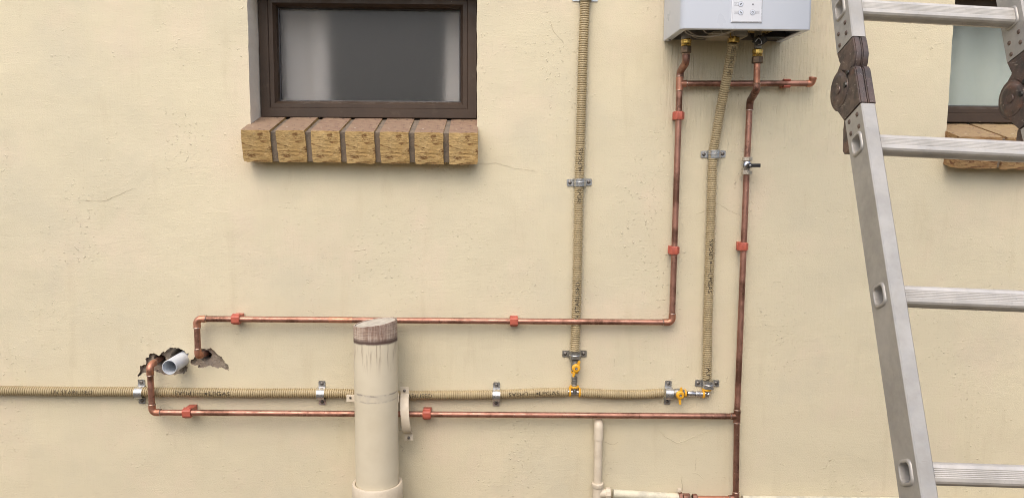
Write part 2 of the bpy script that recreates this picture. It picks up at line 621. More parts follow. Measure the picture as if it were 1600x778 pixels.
def zpoly(s, x0, y0):
    pts = [P(x0 + a / 5.982, y0 + b / 5.982, 0) for a, b in s]
    out = []
    for i, p in enumerate(pts):
        q = pts[(i + 1) % len(pts)]
        k = 3
        for j in range(k):
            r = p.lerp(q, j / k)
            r.x += random.uniform(-.0016, .0016)
            r.z += random.uniform(-.0016, .0016)
            out.append((r.x, r.z))
    return out


PATCH1 = zpoly([(90, 330), (120, 288), (115, 250), (165, 235), (165, 180), (195, 165), (200, 135), (240, 128), (280, 150), (306, 143),
                (328, 108), (342, 125), (375, 95), (395, 73), (430, 78), (470, 84), (500, 95), (530, 105), (548, 135), (566, 124),
                (558, 160), (568, 200), (550, 215), (545, 245), (557, 265), (550, 295), (520, 318), (480, 320), (440, 332), (380, 337),
                (330, 322), (300, 314), (270, 298), (245, 295), (225, 288), (205, 305), (160, 308), (130, 322), (115, 340), (96, 350)], 200, 530)
PATCH2 = zpoly([(590, 228), (584, 200), (610, 180), (640, 140), (680, 92), (700, 86), (735, 95), (770, 84), (800, 105), (850, 145),
                (885, 180), (905, 215), (942, 250), (942, 287), (900, 275), (862, 260), (846, 273), (800, 257), (770, 245), (740, 257),
                (700, 264), (660, 260), (650, 236), (620, 242)], 200, 530)

mb = MB()
XL, XR, ZT = -4.0, 4.6, 3.0
outer = [Vector((XL, 0, 0)), Vector((XR, 0, 0)), Vector((XR, 0, ZT)), Vector((XL, 0, ZT))]
loops = [[Vector((p.x, p.z, 0)) for p in outer]]
jag = []
for (a, b) in WX:
    ring = []
    for (p, q) in (((a, WZ0), (a, WZ1)), ((a, WZ1), (b, WZ1)), ((b, WZ1), (b, WZ0)), ((b, WZ0), (a, WZ0))):
        n = 26
        for j in range(n):
            t = j / n
            x, z = p[0] + (q[0] - p[0]) * t, p[1] + (q[1] - p[1]) * t
            if 0 < j:
                k = noise.noise(Vector((x * 40, z * 40, 3.1))) * .0018
                x += k if p[0] == q[0] else 0
                z += k if p[1] == q[1] else 0
            ring.append((x, z))
    jag.append(ring)
holes = jag + [PATCH1, PATCH2]
loops += [[Vector((x, z, 0)) for x, z in h] for h in holes]
flat = [v for l in loops for v in l]
mb.add([(v.x, 0, v.y) for v in flat], [tuple(t) for t in geometry.tessellate_polygon(loops)])
for h, dep in zip(holes, (.24, .24, .013, .013)):
    n = len(h)
    mb.mi = 2 if dep > .1 else 1
    mb.add([(x, 0, z) for x, z in h] + [(x, dep, z) for x, z in h], [(i, (i + 1) % n, n + (i + 1) % n, n + i) for i in range(n)])
mb.mi = 0
mb.add([(XL, 0, ZT), (XR, 0, ZT), (XR, .24, ZT), (XL, .24, ZT)], [(0, 1, 2, 3)])
for x in (XL, XR):
    mb.add([(x, 0, 0), (x, 0, ZT), (x, .24, ZT), (x, .24, 0)], [(0, 1, 2, 3)])
wall = mb.build('wall', [PLASTER, CEMENT, REVEAL], house, smooth=0)

CON = P(264.5, 573.8, .078)          # axis of the white conduit (runs square to the wall)
STUB1 = P(246, 562, 0.0)           # where the lower copper pipe enters
STUB2 = P(317, 557, 0.0)
for poly, deep in ((PATCH1, [(CON.x, CON.z, .031, .09), (CON.x + .004, CON.z + .014, .030, .08), (CON.x + .016, CON.z + .004, .022, .07), (STUB1.x, STUB1.z, .014, .04)]),
                   (PATCH2, [(STUB2.x + .004, STUB2.z, .013, .05)])):
    x0, x1 = min(p[0] for p in poly) - .02, max(p[0] for p in poly) + .02
    z0, z1 = min(p[1] for p in poly) - .02, max(p[1] for p in poly) + .02
    nx, nz = 64, 44
    mb = MB()
    vs = []
    for j in range(nz + 1):
        for i in range(nx + 1):
            x, z = x0 + (x1 - x0) * i / nx, z0 + (z1 - z0) * j / nz
            d = .0105 + .004 * noise.noise(Vector((x * 45, z * 45, 1.7))) + .002 * noise.noise(Vector((x * 170, z * 170, 4)))
            for cx, cz, r, dd in deep:
                t = sqrt((x - cx) ** 2 + (z - cz) ** 2) / (r * (1 + .25 * noise.noise(Vector((x * 60, z * 60, 9)))))
                if t < 1:
                    d += dd * min(1, (1 - t) * 3.2)
            vs.append((x, max(d, .002), z))
    mb.add(vs, [(j * (nx + 1) + i, j * (nx + 1) + i + 1, (j + 1) * (nx + 1) + i + 1, (j + 1) * (nx + 1) + i) for j in range(nz) for i in range(nx)])
    mb.build('cement_patch', CEMENT, wall, smooth=50)


def crack(px, w, mat=CRACK, h=.0004):
    """hairline: a shallow ridge of lifted paint along a wandering line"""
    pts = []
    for (a, b) in zip(px, px[1:]):
        n = max(2, int(math.hypot(a[0] - b[0], a[1] - b[1]) / 3.5))
        for k in range(n):
            t = k / n
            pts.append((a[0] + (b[0] - a[0]) * t + random.uniform(-.7, .7), a[1] + (b[1] - a[1]) * t + random.uniform(-.7, .7)))
    pts.append(px[-1])
    c = [P(x, y, 0) for x, y in pts]
    mb = MB()
    vs, fs = [], []
    for i, p in enumerate(c):
        t = (c[min(i + 1, len(c) - 1)] - c[max(i - 1, 0)]).normalized()
        nrm = Vector((-t.z, 0, t.x))
        ww = w * .7 * (.35 + .65 * sin(pi * min(i + .4, len(c) - 1) / len(c))) * random.uniform(.6, 1.2)
        vs += [p + nrm * ww + Vector((0, -.0002, 0)), p + Vector((0, -h - .0003, 0)), p - nrm * ww + Vector((0, -.0002, 0))]
    for i in range(len(c) - 1):
        a, b = 3 * i, 3 * i + 3
        fs += [(a, b, b + 1, a + 1), (a + 1, b + 1, b + 2, a + 2)]
    mb.add(vs, fs)
    mb.build('crack', mat, wall, smooth=0)


for px, w in (([(748, 256), (775, 255), (800, 262), (838, 268)], .0003), ([(1087, 334), (1105, 330), (1122, 318)], .0005),
              ([(1122, 318), (1140, 330), (1160, 338)], .0005), ([(860, 35), (866, 52), (880, 66)], .0006),
              ([(120, 313), (165, 314), (208, 295)], .0003), 
              ([(945, 690), (958, 695), (966, 690)], .0007), ([(1065, 742), (1066, 766)], .0009), ([(1088, 715), (1086, 735)], .0007),
              ([(960, 560), (960, 572)], .0007), ([(625, 695), (631, 700), (628, 706)], .0007)):
    crack(px, w)
crack([(1028, 672), (1044, 684), (1060, 692), (1072, 686), (1095, 678), (1112, 670)], .0018, PLASTER, .0009)
crack([(1082, 738), (1092, 740), (1100, 748)], .0015, PLASTER, .0008)

# lumps of plaster standing proud under the paint (uncountable)
mb = MB()
rng = random.Random(3)
clusters = [(400, 120, 14, 110, 60), (395, 60, 8, 60, 30), (760, 90, 16, 70, 60), (765, 165, 14, 30, 50), (880, 60, 30, 40, 26), (1010, 320, 18, 50, 36),
            (1200, 240, 18, 90, 55), (1205, 480, 12, 120, 50), (1255, 300, 20, 100, 36), (1240, 620, 40, 80, 60), (1330, 560, 30, 100, 36),
            (1060, 560, 34, 40, 26), (700, 400, 90, 60, 70), (230, 180, 90, 90, 60), (180, 400, 110, 120, 40), (800, 640, 200, 80, 40),
            (1500, 620, 70, 110, 60), (1540, 400, 50, 80, 40), (450, 360, 60, 60, 34), (1370, 130, 25, 80, 40), (1245, 120, 40, 45, 40)]
for cx, cy, sx, sy, n in clusters:
    for k in range(int(n * .55)):
        p = P(rng.gauss(cx, sx), rng.gauss(cy, sy), 0)
        inside = any(a - .012 < p.x < b + .012 and WZ0 - .05 < p.z < WZ1 + .02 for a, b in WX) or (-.95 < p.x < -.66 and .98 < p.z < 1.13)
        if inside or p.z < .05:
            continue
        r = rng.uniform(.0016, .0036) * (1.6 if rng.random() < .07 else 1)
        asp, hh = rng.uniform(.7, 1.6), r * rng.uniform(.10, .20)
        tilt = rng.uniform(-.6, .6)
        vs = [p + Vector((0, -hh, 0))]
        for rr, y in ((.6, -hh * .75), (1.0, .0006)):
            for j in range(6):
                a = j * pi / 3
                q = rr * r * rng.uniform(.8, 1.15)
                dx, dz = cos(a) * q, sin(a) * q * asp
                vs.append(p + Vector((dx * cos(tilt) - dz * sin(tilt), y, dx * sin(tilt) + dz * cos(tilt))))
        fs = [(0, 1 + j, 1 + (j + 1) % 6) for j in range(6)] + [(1 + j, 7 + j, 7 + (j + 1) % 6, 1 + (j + 1) % 6) for j in range(6)]
        mb.add(vs, fs)
o = mb.build('plaster_lumps', PLASTER, wall, smooth=80)
o['kind'] = 'stuff'

# room behind the windows
mb = MB()
x0, x1, y0, y1, z0, z1 = -1.4, 2.6, .242, 3.0, .1, 2.7
c = [(x, y, z) for x in (x0, x1) for y in (y0, y1) for z in (z0, z1)]
mb.add(c, [(0, 1, 3, 2), (4, 5, 7, 6), (0, 2, 6, 4), (1, 3, 7, 5), (2, 3, 7, 6)])
mb.build('room', ROOM, house, smooth=0)


def ring_frame(mb, a, b, z0, z1, prof, close=True):
    """mitred rectangle swept with profile points (inset, y)"""
    n = len(prof)
    vs = []
    for (sx, sz) in ((0, 0), (1, 0), (1, 1), (0, 1)):
        for ins, y in prof:
            vs.append((a + ins if sx == 0 else b - ins, y, z0 + ins if sz == 0 else z1 - ins))
    fs = []
    for k in range(4):
        k2 = (k + 1) % 4
        for i in range(n if close else n - 1):
            j = (i + 1) % n
            fs.append((k * n + i, k2 * n + i, k2 * n + j, k * n + j))
    mb.add(vs, fs)


def make_window(a, b, glass, frosted):
    mb = MB()
    ring_frame(mb, a + .002, b - .002, ZF + .001, WZ1 - .002, [(0, .150), (0, .085), (.0015, .083), (.0235, .083), (.025, .0845), (.025, .150)])
    w = mb.build('window', FRAME, house, smooth=0)
    mb = MB()
    ring_frame(mb, a + .0273, b - .0273, ZF + .0263, WZ1 - .0273, [(0, .145), (0, .0862), (.0006, .0856), (.011, .0856), (.0180, .098), (.0195, .109), (.0195, .145)])
    mb.build('sash', FRAME, w, smooth=0)
    mb = MB()
    ring_frame(mb, a + .0460, b - .0460, ZF + .0450, WZ1 - .0460, [(0, .128), (0, .1105), (.0035, .1115), (.0035, .128)])
    mb.build('gasket', GASKET, w, smooth=0)
    mb = MB()
    mb.box(((a + b) / 2, .119, (ZF + WZ1) / 2), (b - a - .096, .005, WZ1 - ZF - .096))
    mb.build('pane', glass, w, smooth=0)
    mb = MB()
    mb.box(((a + b) / 2, .12, ZF - .04), (b - a - .004, .20, .075))
    return w


make_window(*WX[0], GLASS1, False)
make_window(*WX[1], GLASS2, True)

# ------------------------------------------------------------------ brick sills
SLOPE = math.atan2(.042, .155)


def brick_mesh(name, w, ln, h, seed, rough, mats):
    """front face at y=0 towards -Y, top edge z=0"""
    rn = random.Random(seed)
    mb = MB()
    n = 7
    g = {}

    def P3(i, k, j):       # i across, k depth (0 front..2 back), j height
        x = (i / n - .5) * w
        z = -h + h * j / n
        y = (0, .02, ln)[k]
        e = min(i, n - i) == 0, min(j, n - j) == 0
        if k == 0:
            y += abs(noise.noise(Vector((x * 60 + seed * 9, z * 130, seed)))) * rough + (rough * .25 if (e[0] or e[1]) else 0) + rn.uniform(0, rough * .25)
        jx = noise.noise(Vector((z * 70, y * 30, seed * 3.3))) * rough * .25 if e[0] else 0
        jz = noise.noise(Vector((x * 70, y * 30, seed * 5.1))) * rough * (.2 if j == n else .5) if e[1] else 0
        if e[0] and e[1] and k == 0:
            jx += (rough * .3) * (1 if i == 0 else -1) * rn.random()
            jz -= (rough * .25) * rn.random() * (1 if j == n else -1)
        return Vector((x + jx, y, z + jz))
    for k in (0, 1, 2):
        for i in range(n + 1):
            for j in range(n + 1):
                if k == 0 or i in (0, n) or j in (0, n):
                    g[i, k, j] = len(mb.v)
                    mb.v.append(P3(i, k, j))

    def q(a, b, c_, d, m):
        mb.f.append([g[a], g[b], g[c_], g[d]])
        mb.m.append(m)
    for i in range(n):
        for j in range(n):
            q((i, 0, j), (i + 1, 0, j), (i + 1, 0, j + 1), (i, 0, j + 1), 0)
    for k in (0, 1):
        for i in range(n):
            q((i, k, n), (i + 1, k, n), (i + 1, k + 1, n), (i, k + 1, n), 1)
            q((i, k, 0), (i, k + 1, 0), (i + 1, k + 1, 0), (i + 1, k, 0), 0)
            for I in (0, n):
                q((I, k, i), (I, k, i + 1), (I, k + 1, i + 1), (I, k + 1, i), 0)
    return mb.mesh(name, mats, smooth=22)


def sill(xa, xb, count, w, meshes, zfront, seed):
    rn = random.Random(seed)
    R = Matrix.Rotation(-SLOPE, 3, 'X')     # local +y (into the wall) rises
    R = Matrix.Rotation(SLOPE, 3, 'X')
    org = Vector(((xa + xb) / 2, -.070, zfront))
    mb = MB()
    mb.box(Vector((0, .010 + .0825, -.0430)), (xb - xa - .012, .165, .075))
    mb.v = [org + R @ v for v in mb.v]
    s = mb.build('window_sill', MORTAR, house, smooth=0)
    pitch = (xb - xa - w) / (count - 1)
    for i in range(count):
        o = bpy.data.objects.new('brick', meshes[i % len(meshes)])
        COL.objects.link(o)
        o.parent = s
        o.location = (xa + w / 2 + pitch * i, -.070 + rn.uniform(-.0015, .0015), zfront - .0025 * i / count + rn.uniform(-.001, .001))
        o.rotation_euler = (SLOPE, rn.uniform(-.008, .008), rn.uniform(-.008, .008))
    return s


BM = [brick_mesh('brick', .0715, .175, .081, k + 1, .0046, [BR_F, BR_T]) for k in range(7)]
sill(-.622, -.037, 7, .0715, BM, 1.6385, 5)
BM2 = [brick_mesh('brick', .112, .175, .083, k + 21, .009, [BR2_F, BR2_T]) for k in range(3)]
xs = P(1475, 240, 0).x
sill(xs, xs + .60, 5, .112, BM2, 1.634, 6)

# ------------------------------------------------------------------ curtains inside
def curtain(xa, xb, y, z0, z1, folds, amp, mat, label, seed, lean=0.0):
    mb = MB()
    n = folds * 12
    vs, fs = [], []
    for k, zz in enumerate((z0, (z0 + z1) / 2, z1)):
        for s in (0, .0015):
            for i in range(n + 1):
                t = i / n
                x = xa + (xb - xa) * t + lean * (zz - z0) / (z1 - z0)
                yy = y + amp * sin(t * folds * 2 * pi + seed) + amp * .4 * sin(t * folds * 4.7 * pi + seed * 2) + s
                vs.append((x, yy, zz))
    m = n + 1
    for k in (0, 2):
        for s in (0, 1):
            a, b = (k + s) * m, (k + s + 2) * m
            fs += [(a + i, a + i + 1, b + i + 1, b + i) for i in range(n)]
    fs += [(i, i + 1, m + i + 1, m + i) for i in range(n)] + [(4 * m + i, 4 * m + i + 1, 5 * m + i + 1, 5 * m + i) for i in range(n)]
    mb.add(vs, fs)
    o = mb.build('curtain', mat, smooth=80)
    tag(o, label, 'curtain', 'curtains behind the windows')


a0 = WX[0][0]
curtain(a0 + .004, P(510, 90, -.16).x, .195, 1.45, 2.15, 2, .016, CURT, 'grey curtain gathered at the left behind the larger window pane', 1.0)
curtain(P(691, 90, -.16).x, WX[0][1] + .02, .195, 1.45, 2.15, 1, .012, CURT, 'narrow strip of grey curtain at the right edge of the larger window', 2.0, .012)
curtain(WX[1][0] - .02, WX[1][1] + .02, .170, 1.45, 2.15, 7, .010, CURT2, 'pale curtain drawn across the frosted window behind the ladder', 0.4)

# ------------------------------------------------------------------ copper pipes
RC = .0078
DC = .021


def elbow(path_pts, parent, mat=COPPER2, r=RC + .0013, lip=True):
    mb = MB()
    mb.sweep(path_pts, r, 16)
    e = mb.build('elbow_fitting', mat, parent)
    if lip:
        for a, b in ((path_pts[0], path_pts[1]), (path_pts[-1], path_pts[-2])):
            a, b = Vector(a), Vector(b)
            d = (b - a).normalized()
            m2 = MB()
            m2.lathe(a - d * .0012, d, [(0, RC - .001), (.0002, r - .0006), (.0016, r + .0007), (.0032, r + .0001)], 16)
            m2.build('solder_ring', SOLDER, e)
    return e


def corner(b, da, db, rad=.014, leg=.010):
    """elbow around corner b, leaving in unit directions da and db"""
    b, da, db = Vector(b), Vector(da).normalized(), Vector(db).normalized()
    t = rad / math.tan(da.angle(db) / 2)
    return fillet([b + da * (t + leg), b, b + db * (t + leg)], rad, 8)


def tee(c, d1, d2, parent, mat=COPPER2, ring=True):
    c, d1, d2 = Vector(c), Vector(d1).normalized(), Vector(d2).normalized()
    mb = MB()
    r = RC + .0014
    mb.sweep([c - d1 * .018, c, c + d1 * .018], r, 16)
    mb.sweep([c, c + d2 * .010, c + d2 * .018], r - .0003, 16)
    t = mb.build('tee_fitting', mat, parent)
    for p, d in ((c - d1 * .018, d1), (c + d1 * .018, -d1), (c + d2 * .018, -d2)):
        m2 = MB()
        m2.lathe(p - d * .0012, d, [(0, RC - .001), (.0002, r - .0006), (.0014, r + .0006), (.003, r)], 16)
        m2.build('solder_ring', SOLDER, t)


def hexnut(mb, a, d, r, l, n=6, bev=.12):
    mb.lathe(a, d, [(0, r * .72), (0, r * .93), (l * bev, r), (l * (1 - bev), r), (l, r * .93), (l, r * .72)], n)


def tube(parent, name, pts, mat=COPPER, r=RC, n=16):
    mb = MB()
    mb.sweep(pts, r, n)
    return mb.build(name, mat, parent)


Xv, Zh = Vector((1, 0, 0)), Vector((0, 0, 1))
# --- upper copper line: heater left outlet -> tee -> down -> along -> into the wall
hot = thing('copper_pipe', P(1051, 500, DC), 'copper pipe from the left heater outlet down and along above the gas hose', 'pipe')
HL_TOP = P(1072, 88, .092)
HL_OUT = P(1071.5, 92, .092)
A1, A2 = P(1071, 96, .09), P(1063, 111, .030)
T1 = P(1062, 131, DC + .004)
C1 = P(1050, 503.5, DC)
C2 = P(307.5, 498, DC + .012)
C3 = P(309.5, 556, DC + .014)
IN2 = Vector((STUB2.x, .06, STUB2.z))
# swan-neck back to the wall
elbow(fillet([P(1072, 84, .092), P(1072, 98, .092), P(1063, 112, DC + .004), T1 + Zh * .017], .012, 6), hot, COPPER3)
tee(T1, Zh, Xv, hot)
tube(hot, 'pipe_length', [T1 - Zh * .01, C1 + Zh * .015])
dH = (C2 - C1).normalized()
elbow(corner(C1, (T1 - C1), dH), hot)
mid = C1.lerp(C2, .5)
tube(hot, 'pipe_length', [C1 + dH * .015, C2 - dH * .015])
dV = (C3 - C2).normalized()
elbow(corner(C2, -dH, dV), hot)
tube(hot, 'pipe_length', [C2 + dV * .014, C3 - dV * .012])
elbow(corner(C3, -dV, (IN2 - C3).normalized(), .012, .008), hot)
tube(hot, 'pipe_length', [C3 + (IN2 - C3).normalized() * .014, IN2])
# spur to the right with an open upturned end
E1 = P(1268, 131, DC + .004)
tube(hot, 'pipe_length', [T1 + Xv * .012, E1 - Xv * .012], COPPER)
mb = MB()
ep = corner(E1, -Xv, Vector((.08, -.30, 1)), .010, .004)
mb.sweep(ep, RC + .0012, 16, cap=False)
ed = (ep[-1] - ep[-2]).normalized()
mb.lathe(ep[-1], ed, [(-.010, RC - .002), (-.010, RC), (.002, RC), (.003, RC + .0005), (.003, RC + .0019), (.001, RC + .0022), (-.004, RC + .0012)], 16)
mb.build('elbow_fitting', COPPER2, hot)
# bright new stretch near the waste pipe
mb = MB()
fa, fb = P(511, 500, 0), P(546, 500, 0)
la = C2.lerp(C1, (511 - 307.5) / (1050 - 307.5))
lb = C2.lerp(C1, (547 - 307.5) / (1050 - 307.5))
mb.sweep([la, la.lerp(lb, .5), lb], RC + .0002, 16)
mb.build('pipe_length', COPPER2, hot)

# --- lower copper line: heater right inlet -> valve -> down, tee -> along -> up -> into the wall
cold = thing('copper_pipe', P(1150, 772, DC), 'copper pipe from the right heater inlet with ball valve, teeing off below the gas hose', 'pipe')
B0, B1, B2, B3 = P(1183, 90, .092), P(1182, 141, .092), P(1172, 158, .026), P(1171, 172, DC)
VB = P(1167, 259, DC)
T2 = P(1151.5, 650, DC)
BOT = P(1149.5, 778, DC)
tube(cold, 'pipe_length', [B0, B1 + Zh * .004], COPPER2)
elbow(fillet([B1 + Zh * .016, B1, B2, B3], .012, 6), cold, COPPER3)
tube(cold, 'pipe_length', [B3 + Zh * .002, VB + Zh * .016])
tube(cold, 'pipe_length', [VB - Zh * .016, T2 + Zh * .012])
tee(T2, Zh, -Xv, cold, COPPER, False)
tube(cold, 'pipe_length', [T2 - Zh * .012, BOT + Zh * .012], COPPER3)
D1 = P(238, 644, .041)
tube(cold, 'pipe_length', [T2 - Xv * .012, D1 + Xv * .014])
tube(cold, 'scorched_length', [T2.lerp(D1, 18 / 914), T2.lerp(D1, 40 / 914), T2.lerp(D1, 60 / 914)], COPPER3, RC + .0003)
D2 = P(234, 571, .044)
IN1 = Vector((STUB1.x, .05, STUB1.z))
dv2 = (D2 - D1).normalized()
elbow(corner(D1, (T2 - D1), dv2, .012, .010), cold)
tube(cold, 'pipe_length', [D1 + dv2 * .012, D2 - dv2 * .012])
elbow(corner(D2, -dv2, (IN1 - D2), .012, .014), cold)
tube(cold, 'pipe_length', [D2 + (IN1 - D2).normalized() * .018, IN1], COPPER3)
tee(BOT, Zh, -Xv, cold, COPPER)

# ball valve on the right-hand copper pipe
mb = MB()
mb.lathe(VB - Zh * .014, Zh, [(0, .006), (0, .0085), (.005, .0095), (.010, .0125), (.018, .0125), (.023, .0095), (.028, .0085), (.028, .006)], 18)
mb.lathe(VB, Vector((0, -1, 0)), [(0, .007), (.016, .007), (.016, .0045), (.021, .0045), (.021, .0001)], 14)
bv = mb.build('ball_valve', STEEL, cold)
NICKEL = simple('nickel_nut', (.60, .54, .45), (.44, .39, .32), .38, .7, scale=120)
for s, mt in ((.012, NICKEL), (-.023, NICKEL)):
    m2 = MB()
    hexnut(m2, VB + Zh * s, Zh, .0135, .010)
    m2.build('compression_nut', mt, bv, smooth=20)
m2 = MB()
m2.box(VB + Vector((.011, -.022, .0005)), (.033, .006, .0095), None, .0015)
m2.lathe(VB + Vector((0, -.016, 0)), Vector((0, -1, 0)), [(0, .0065), (.008, .0062), (.009, .005), (.009, .0001)], 12)
m2.build('lever', BLACK, bv)
m2 = MB()
m2.lathe(VB + Vector((0, -.025, 0)), Vector((0, -1, 0)), [(0, .0035), (.0015, .003), (.002, .0001)], 8)
m2.build('screw', STEEL, bv)

# ------------------------------------------------------------------ gas hose
RH = .0122
DH = .0145


def hose(parent, pts, length_from=0):
    p = Path(spline(pts, 14))
    per = .0057
    n = 18
    mb = MB()
    cnt = int(p.L / per)
    prof = [(0, -.0007), (.0007, 0.0), (.0033, 0.0), (.0040, -.0007), (.00415, -.0024), (.00555, -.0024)]
    o_pts, o_r = [], []
    for i in range(cnt):
        jr = random.uniform(-.00012, .00012)
        for s, dr in prof:
            o_pts.append(p.at(i * per + s))
            o_r.append(RH + dr + jr)
    mb.sweep(o_pts, o_r, n)
    h = mb.build('corrugated_hose', HOSE, parent, smooth=50)
    return h, p


TXT = {}


def text_mesh(s):
    if s in TXT:
        return TXT[s]
    cu = bpy.data.curves.new('t', 'FONT')
    cu.body = s
    cu.size = 1.0
    cu.resolution_u = 3
    cu.offset = -.008
    ob = bpy.data.objects.new('t', cu)
    COL.objects.link(ob)
    dg = bpy.context.evaluated_depsgraph_get()
    me = bpy.data.meshes.new_from_object(ob.evaluated_get(dg))
    bm = bmesh.new()
    bm.from_mesh(me)
    bmesh.ops.triangulate(bm, faces=bm.faces[:])
    for _ in range(2):
        bmesh.ops.subdivide_edges(bm, edges=[e for e in bm.edges if e.calc_length() > .12], cuts=1)
        bmesh.ops.triangulate(bm, faces=bm.faces[:])
    bm.verts.ensure_lookup_table()
    vs = [(v.co.x, v.co.y) for v in bm.verts]
    fs = [[v.index for v in f.verts] for f in bm.faces]
    bm.free()
    bpy.data.objects.remove(ob)
    bpy.data.curves.remove(cu)
    bpy.data.meshes.remove(me)
    xs_ = [v[0] for v in vs]
    ys_ = [v[1] for v in vs]
    x0_, x1_, y0_, y1_ = min(xs_), max(xs_), min(ys_), max(ys_)
    TXT[s] = ([((x - x0_) / (x1_ - x0_), (y - (y0_ + y1_) / 2) / (y1_ - y0_)) for x, y in vs], fs)
    return TXT[s]


def hose_print(h, p, items, ang0=0.0):
    """items: (text, s0, s1, flip) laid along the hose, wrapped round its front"""
    for s, s0, s1, flip in items:
        mb = MB()
        if s == '>':
            vs = [(a, b) for a, b in ((0, .05), (0, -.05), (.2, .05), (.2, -.05), (.4, .05), (.4, -.05), (.6, .05), (.6, -.05), (.75, .05), (.75, -.05), (.75, .28), (.75, -.28), (1, .03), (1, -.03))]
            fs = [(0, 1, 3, 2), (2, 3, 5, 4), (4, 5, 7, 6), (6, 7, 9, 8), (10, 8, 12), (8, 9, 13, 12), (9, 11, 13)]
        else:
            vs, fs = text_mesh(s)
        hh = .0098
        out = []
        for u, v in vs:
            if flip:
                u, v = 1 - u, -v
            q = s0 + (s1 - s0) * u
            c, t = p.at(q), p.tan(q)
            f = Vector((0, -1, 0))
            f = (f - t * f.dot(t)).normalized()
            up = f.cross(t) * -1
            if up.z < 0 and abs(t.x) > .7:
                up = -up
            if abs(t.z) > .7:                      # reading upwards: letters' top points left
                up = Vector((-1, 0, 0)) - t * t.dot(Vector((-1, 0, 0)))
                up.normalize()
            a = v * hh / RH + ang0
            out.append(c + (f * cos(a) + up * sin(a)) * (RH + .0005))
        mb.add(out, fs)
        mb.build('printed_arrow' if s == '>' else 'printed_lettering', INK, h, smooth=0)


gas = thing('gas_hose', P(897, 612, DH), 'beige corrugated gas hose with yellow valves running along the wall and up', 'gas hose')
TEEG = P(897.5, 612, DH)
TEER = P(904, 613, DH)
# left run (goes on past the picture's left edge)
hA, pA = hose(gas, [P(-420, 605, DH), P(-200, 607, DH), P(0, 609.5, DH), P(120, 611, DH), P(220, 611.5, DH), P(380, 613.5, DH), P(503, 613.5, DH),
                    P(620, 616.5, DH), P(700, 616.5, DH), P(775, 615.5, DH), P(840, 613, DH), P(888, 612, DH)])


def sx(p, x, y):
    return p.near(P(x, y, DH))


hose_print(hA, pA, [('UV STABILISED', sx(pA, 84, 610), sx(pA, 148, 611), False), ('LPGAS', sx(pA, 276, 612), sx(pA, 307, 612), True),
                    ('>', sx(pA, 309, 612), sx(pA, 328, 612), False), ('LPGAS', sx(pA, 329, 612), sx(pA, 361, 613), False),
                    ('UV STABILISED', sx(pA, 611, 616), sx(pA, 675, 616), False), ('LPGAS', sx(pA, 795, 615), sx(pA, 824, 614), True),
                    ('>', sx(pA, 826, 614), sx(pA, 842, 613), False), ('LPGAS', sx(pA, 842, 613), sx(pA, 873, 612.5), False)], .08)
hB, pB = hose(gas, [P(907, 613, DH), P(960, 615.5, DH), P(1000, 615.5, DH), P(1038, 613, DH)])
hC, pC = hose(gas, [P(898, 548, DH), P(901, 470, DH), P(903, 380, DH), P(905, 285, DH), P(909, 150, DH), P(911, 80, DH), P(914, 0, DH), P(918, -180, DH), P(921, -340, DH)])
hose_print(hC, pC, [('LPGAS', sx(pC, 904, 318), sx(pC, 904, 296), True), ('>', sx(pC, 905, 278), sx(pC, 905, 264), False),
                    ('LPGAS', sx(pC, 905, 262), sx(pC, 906, 232), False), ('UV STABILISED', sx(pC, 900, 502), sx(pC, 902, 440), False)])
HTOP = P(1146, 66, .098)
hD, pD = hose(gas, [P(1104.5, 593, DH), P(1106, 500, DH), P(1109, 400, DH), P(1112, 300, DH), P(1114, 244, DH), P(1117.5, 220, DH + .003), P(1126, 170, .032), P(1137, 115, .066), HTOP])
hose_print(hD, pD, [('LPGAS', sx(pD, 1107, 457), sx(pD, 1108, 427), True), ('>', sx(pD, 1108, 425), sx(pD, 1108.5, 406), False),
                    ('LPGAS', sx(pD, 1109, 404), sx(pD, 1109.5, 374), False), ('UV STABILISED', pD.near(P(1137, 116, .066)), pD.near(P(1145, 70, .095)), False),
                    ('UV', sx(pD, 1105, 592), sx(pD, 1105.5, 572), False)])

# brass-and-yellow fittings of the gas hose
mb = MB()
mb.sweep([P(888, 612, DH), TEEG, P(907, 613, DH)], .0068, 14)
mb.sweep([TEEG, P(897.3, 600, DH)], .0068, 14)
mb.lathe(TEEG, Vector((0, -1, 0)), [(0, .007), (.0095, .006), (.0095, .0001)], 10)
gt = mb.build('hose_tee', STEEL, gas)
for p_, d in ((P(889, 612, DH), Xv), (P(904, 612.7, DH), Xv), (P(897.3, 605, DH), Zh)):
    m2 = MB()
    m2.lathe(p_, d, [(0, .007), (0, .0122), (.0012, .013), (.0032, .013), (.0044, .0122), (.0044, .007)], 20)
    m2.build('yellow_ring', YELLOW, gt)


def ferrule(a, b, r, nring, mat, name='ferrule'):
    a, b = Vector(a), Vector(b)
    L = (b - a).length
    prof = [(0, r * .6)]
    for k in range(nring):
        s = L * k / nring
        w = L / nring
        prof += [(s, r * .9), (s + w * .15, r), (s + w * .72, r), (s + w * .84, r * .86), (s + w * .98, r * .86)]
    prof += [(L, r * .6)]
    m2 = MB()
    m2.lathe(a, b - a, prof, 18)
    return m2.build(name, mat, gas)


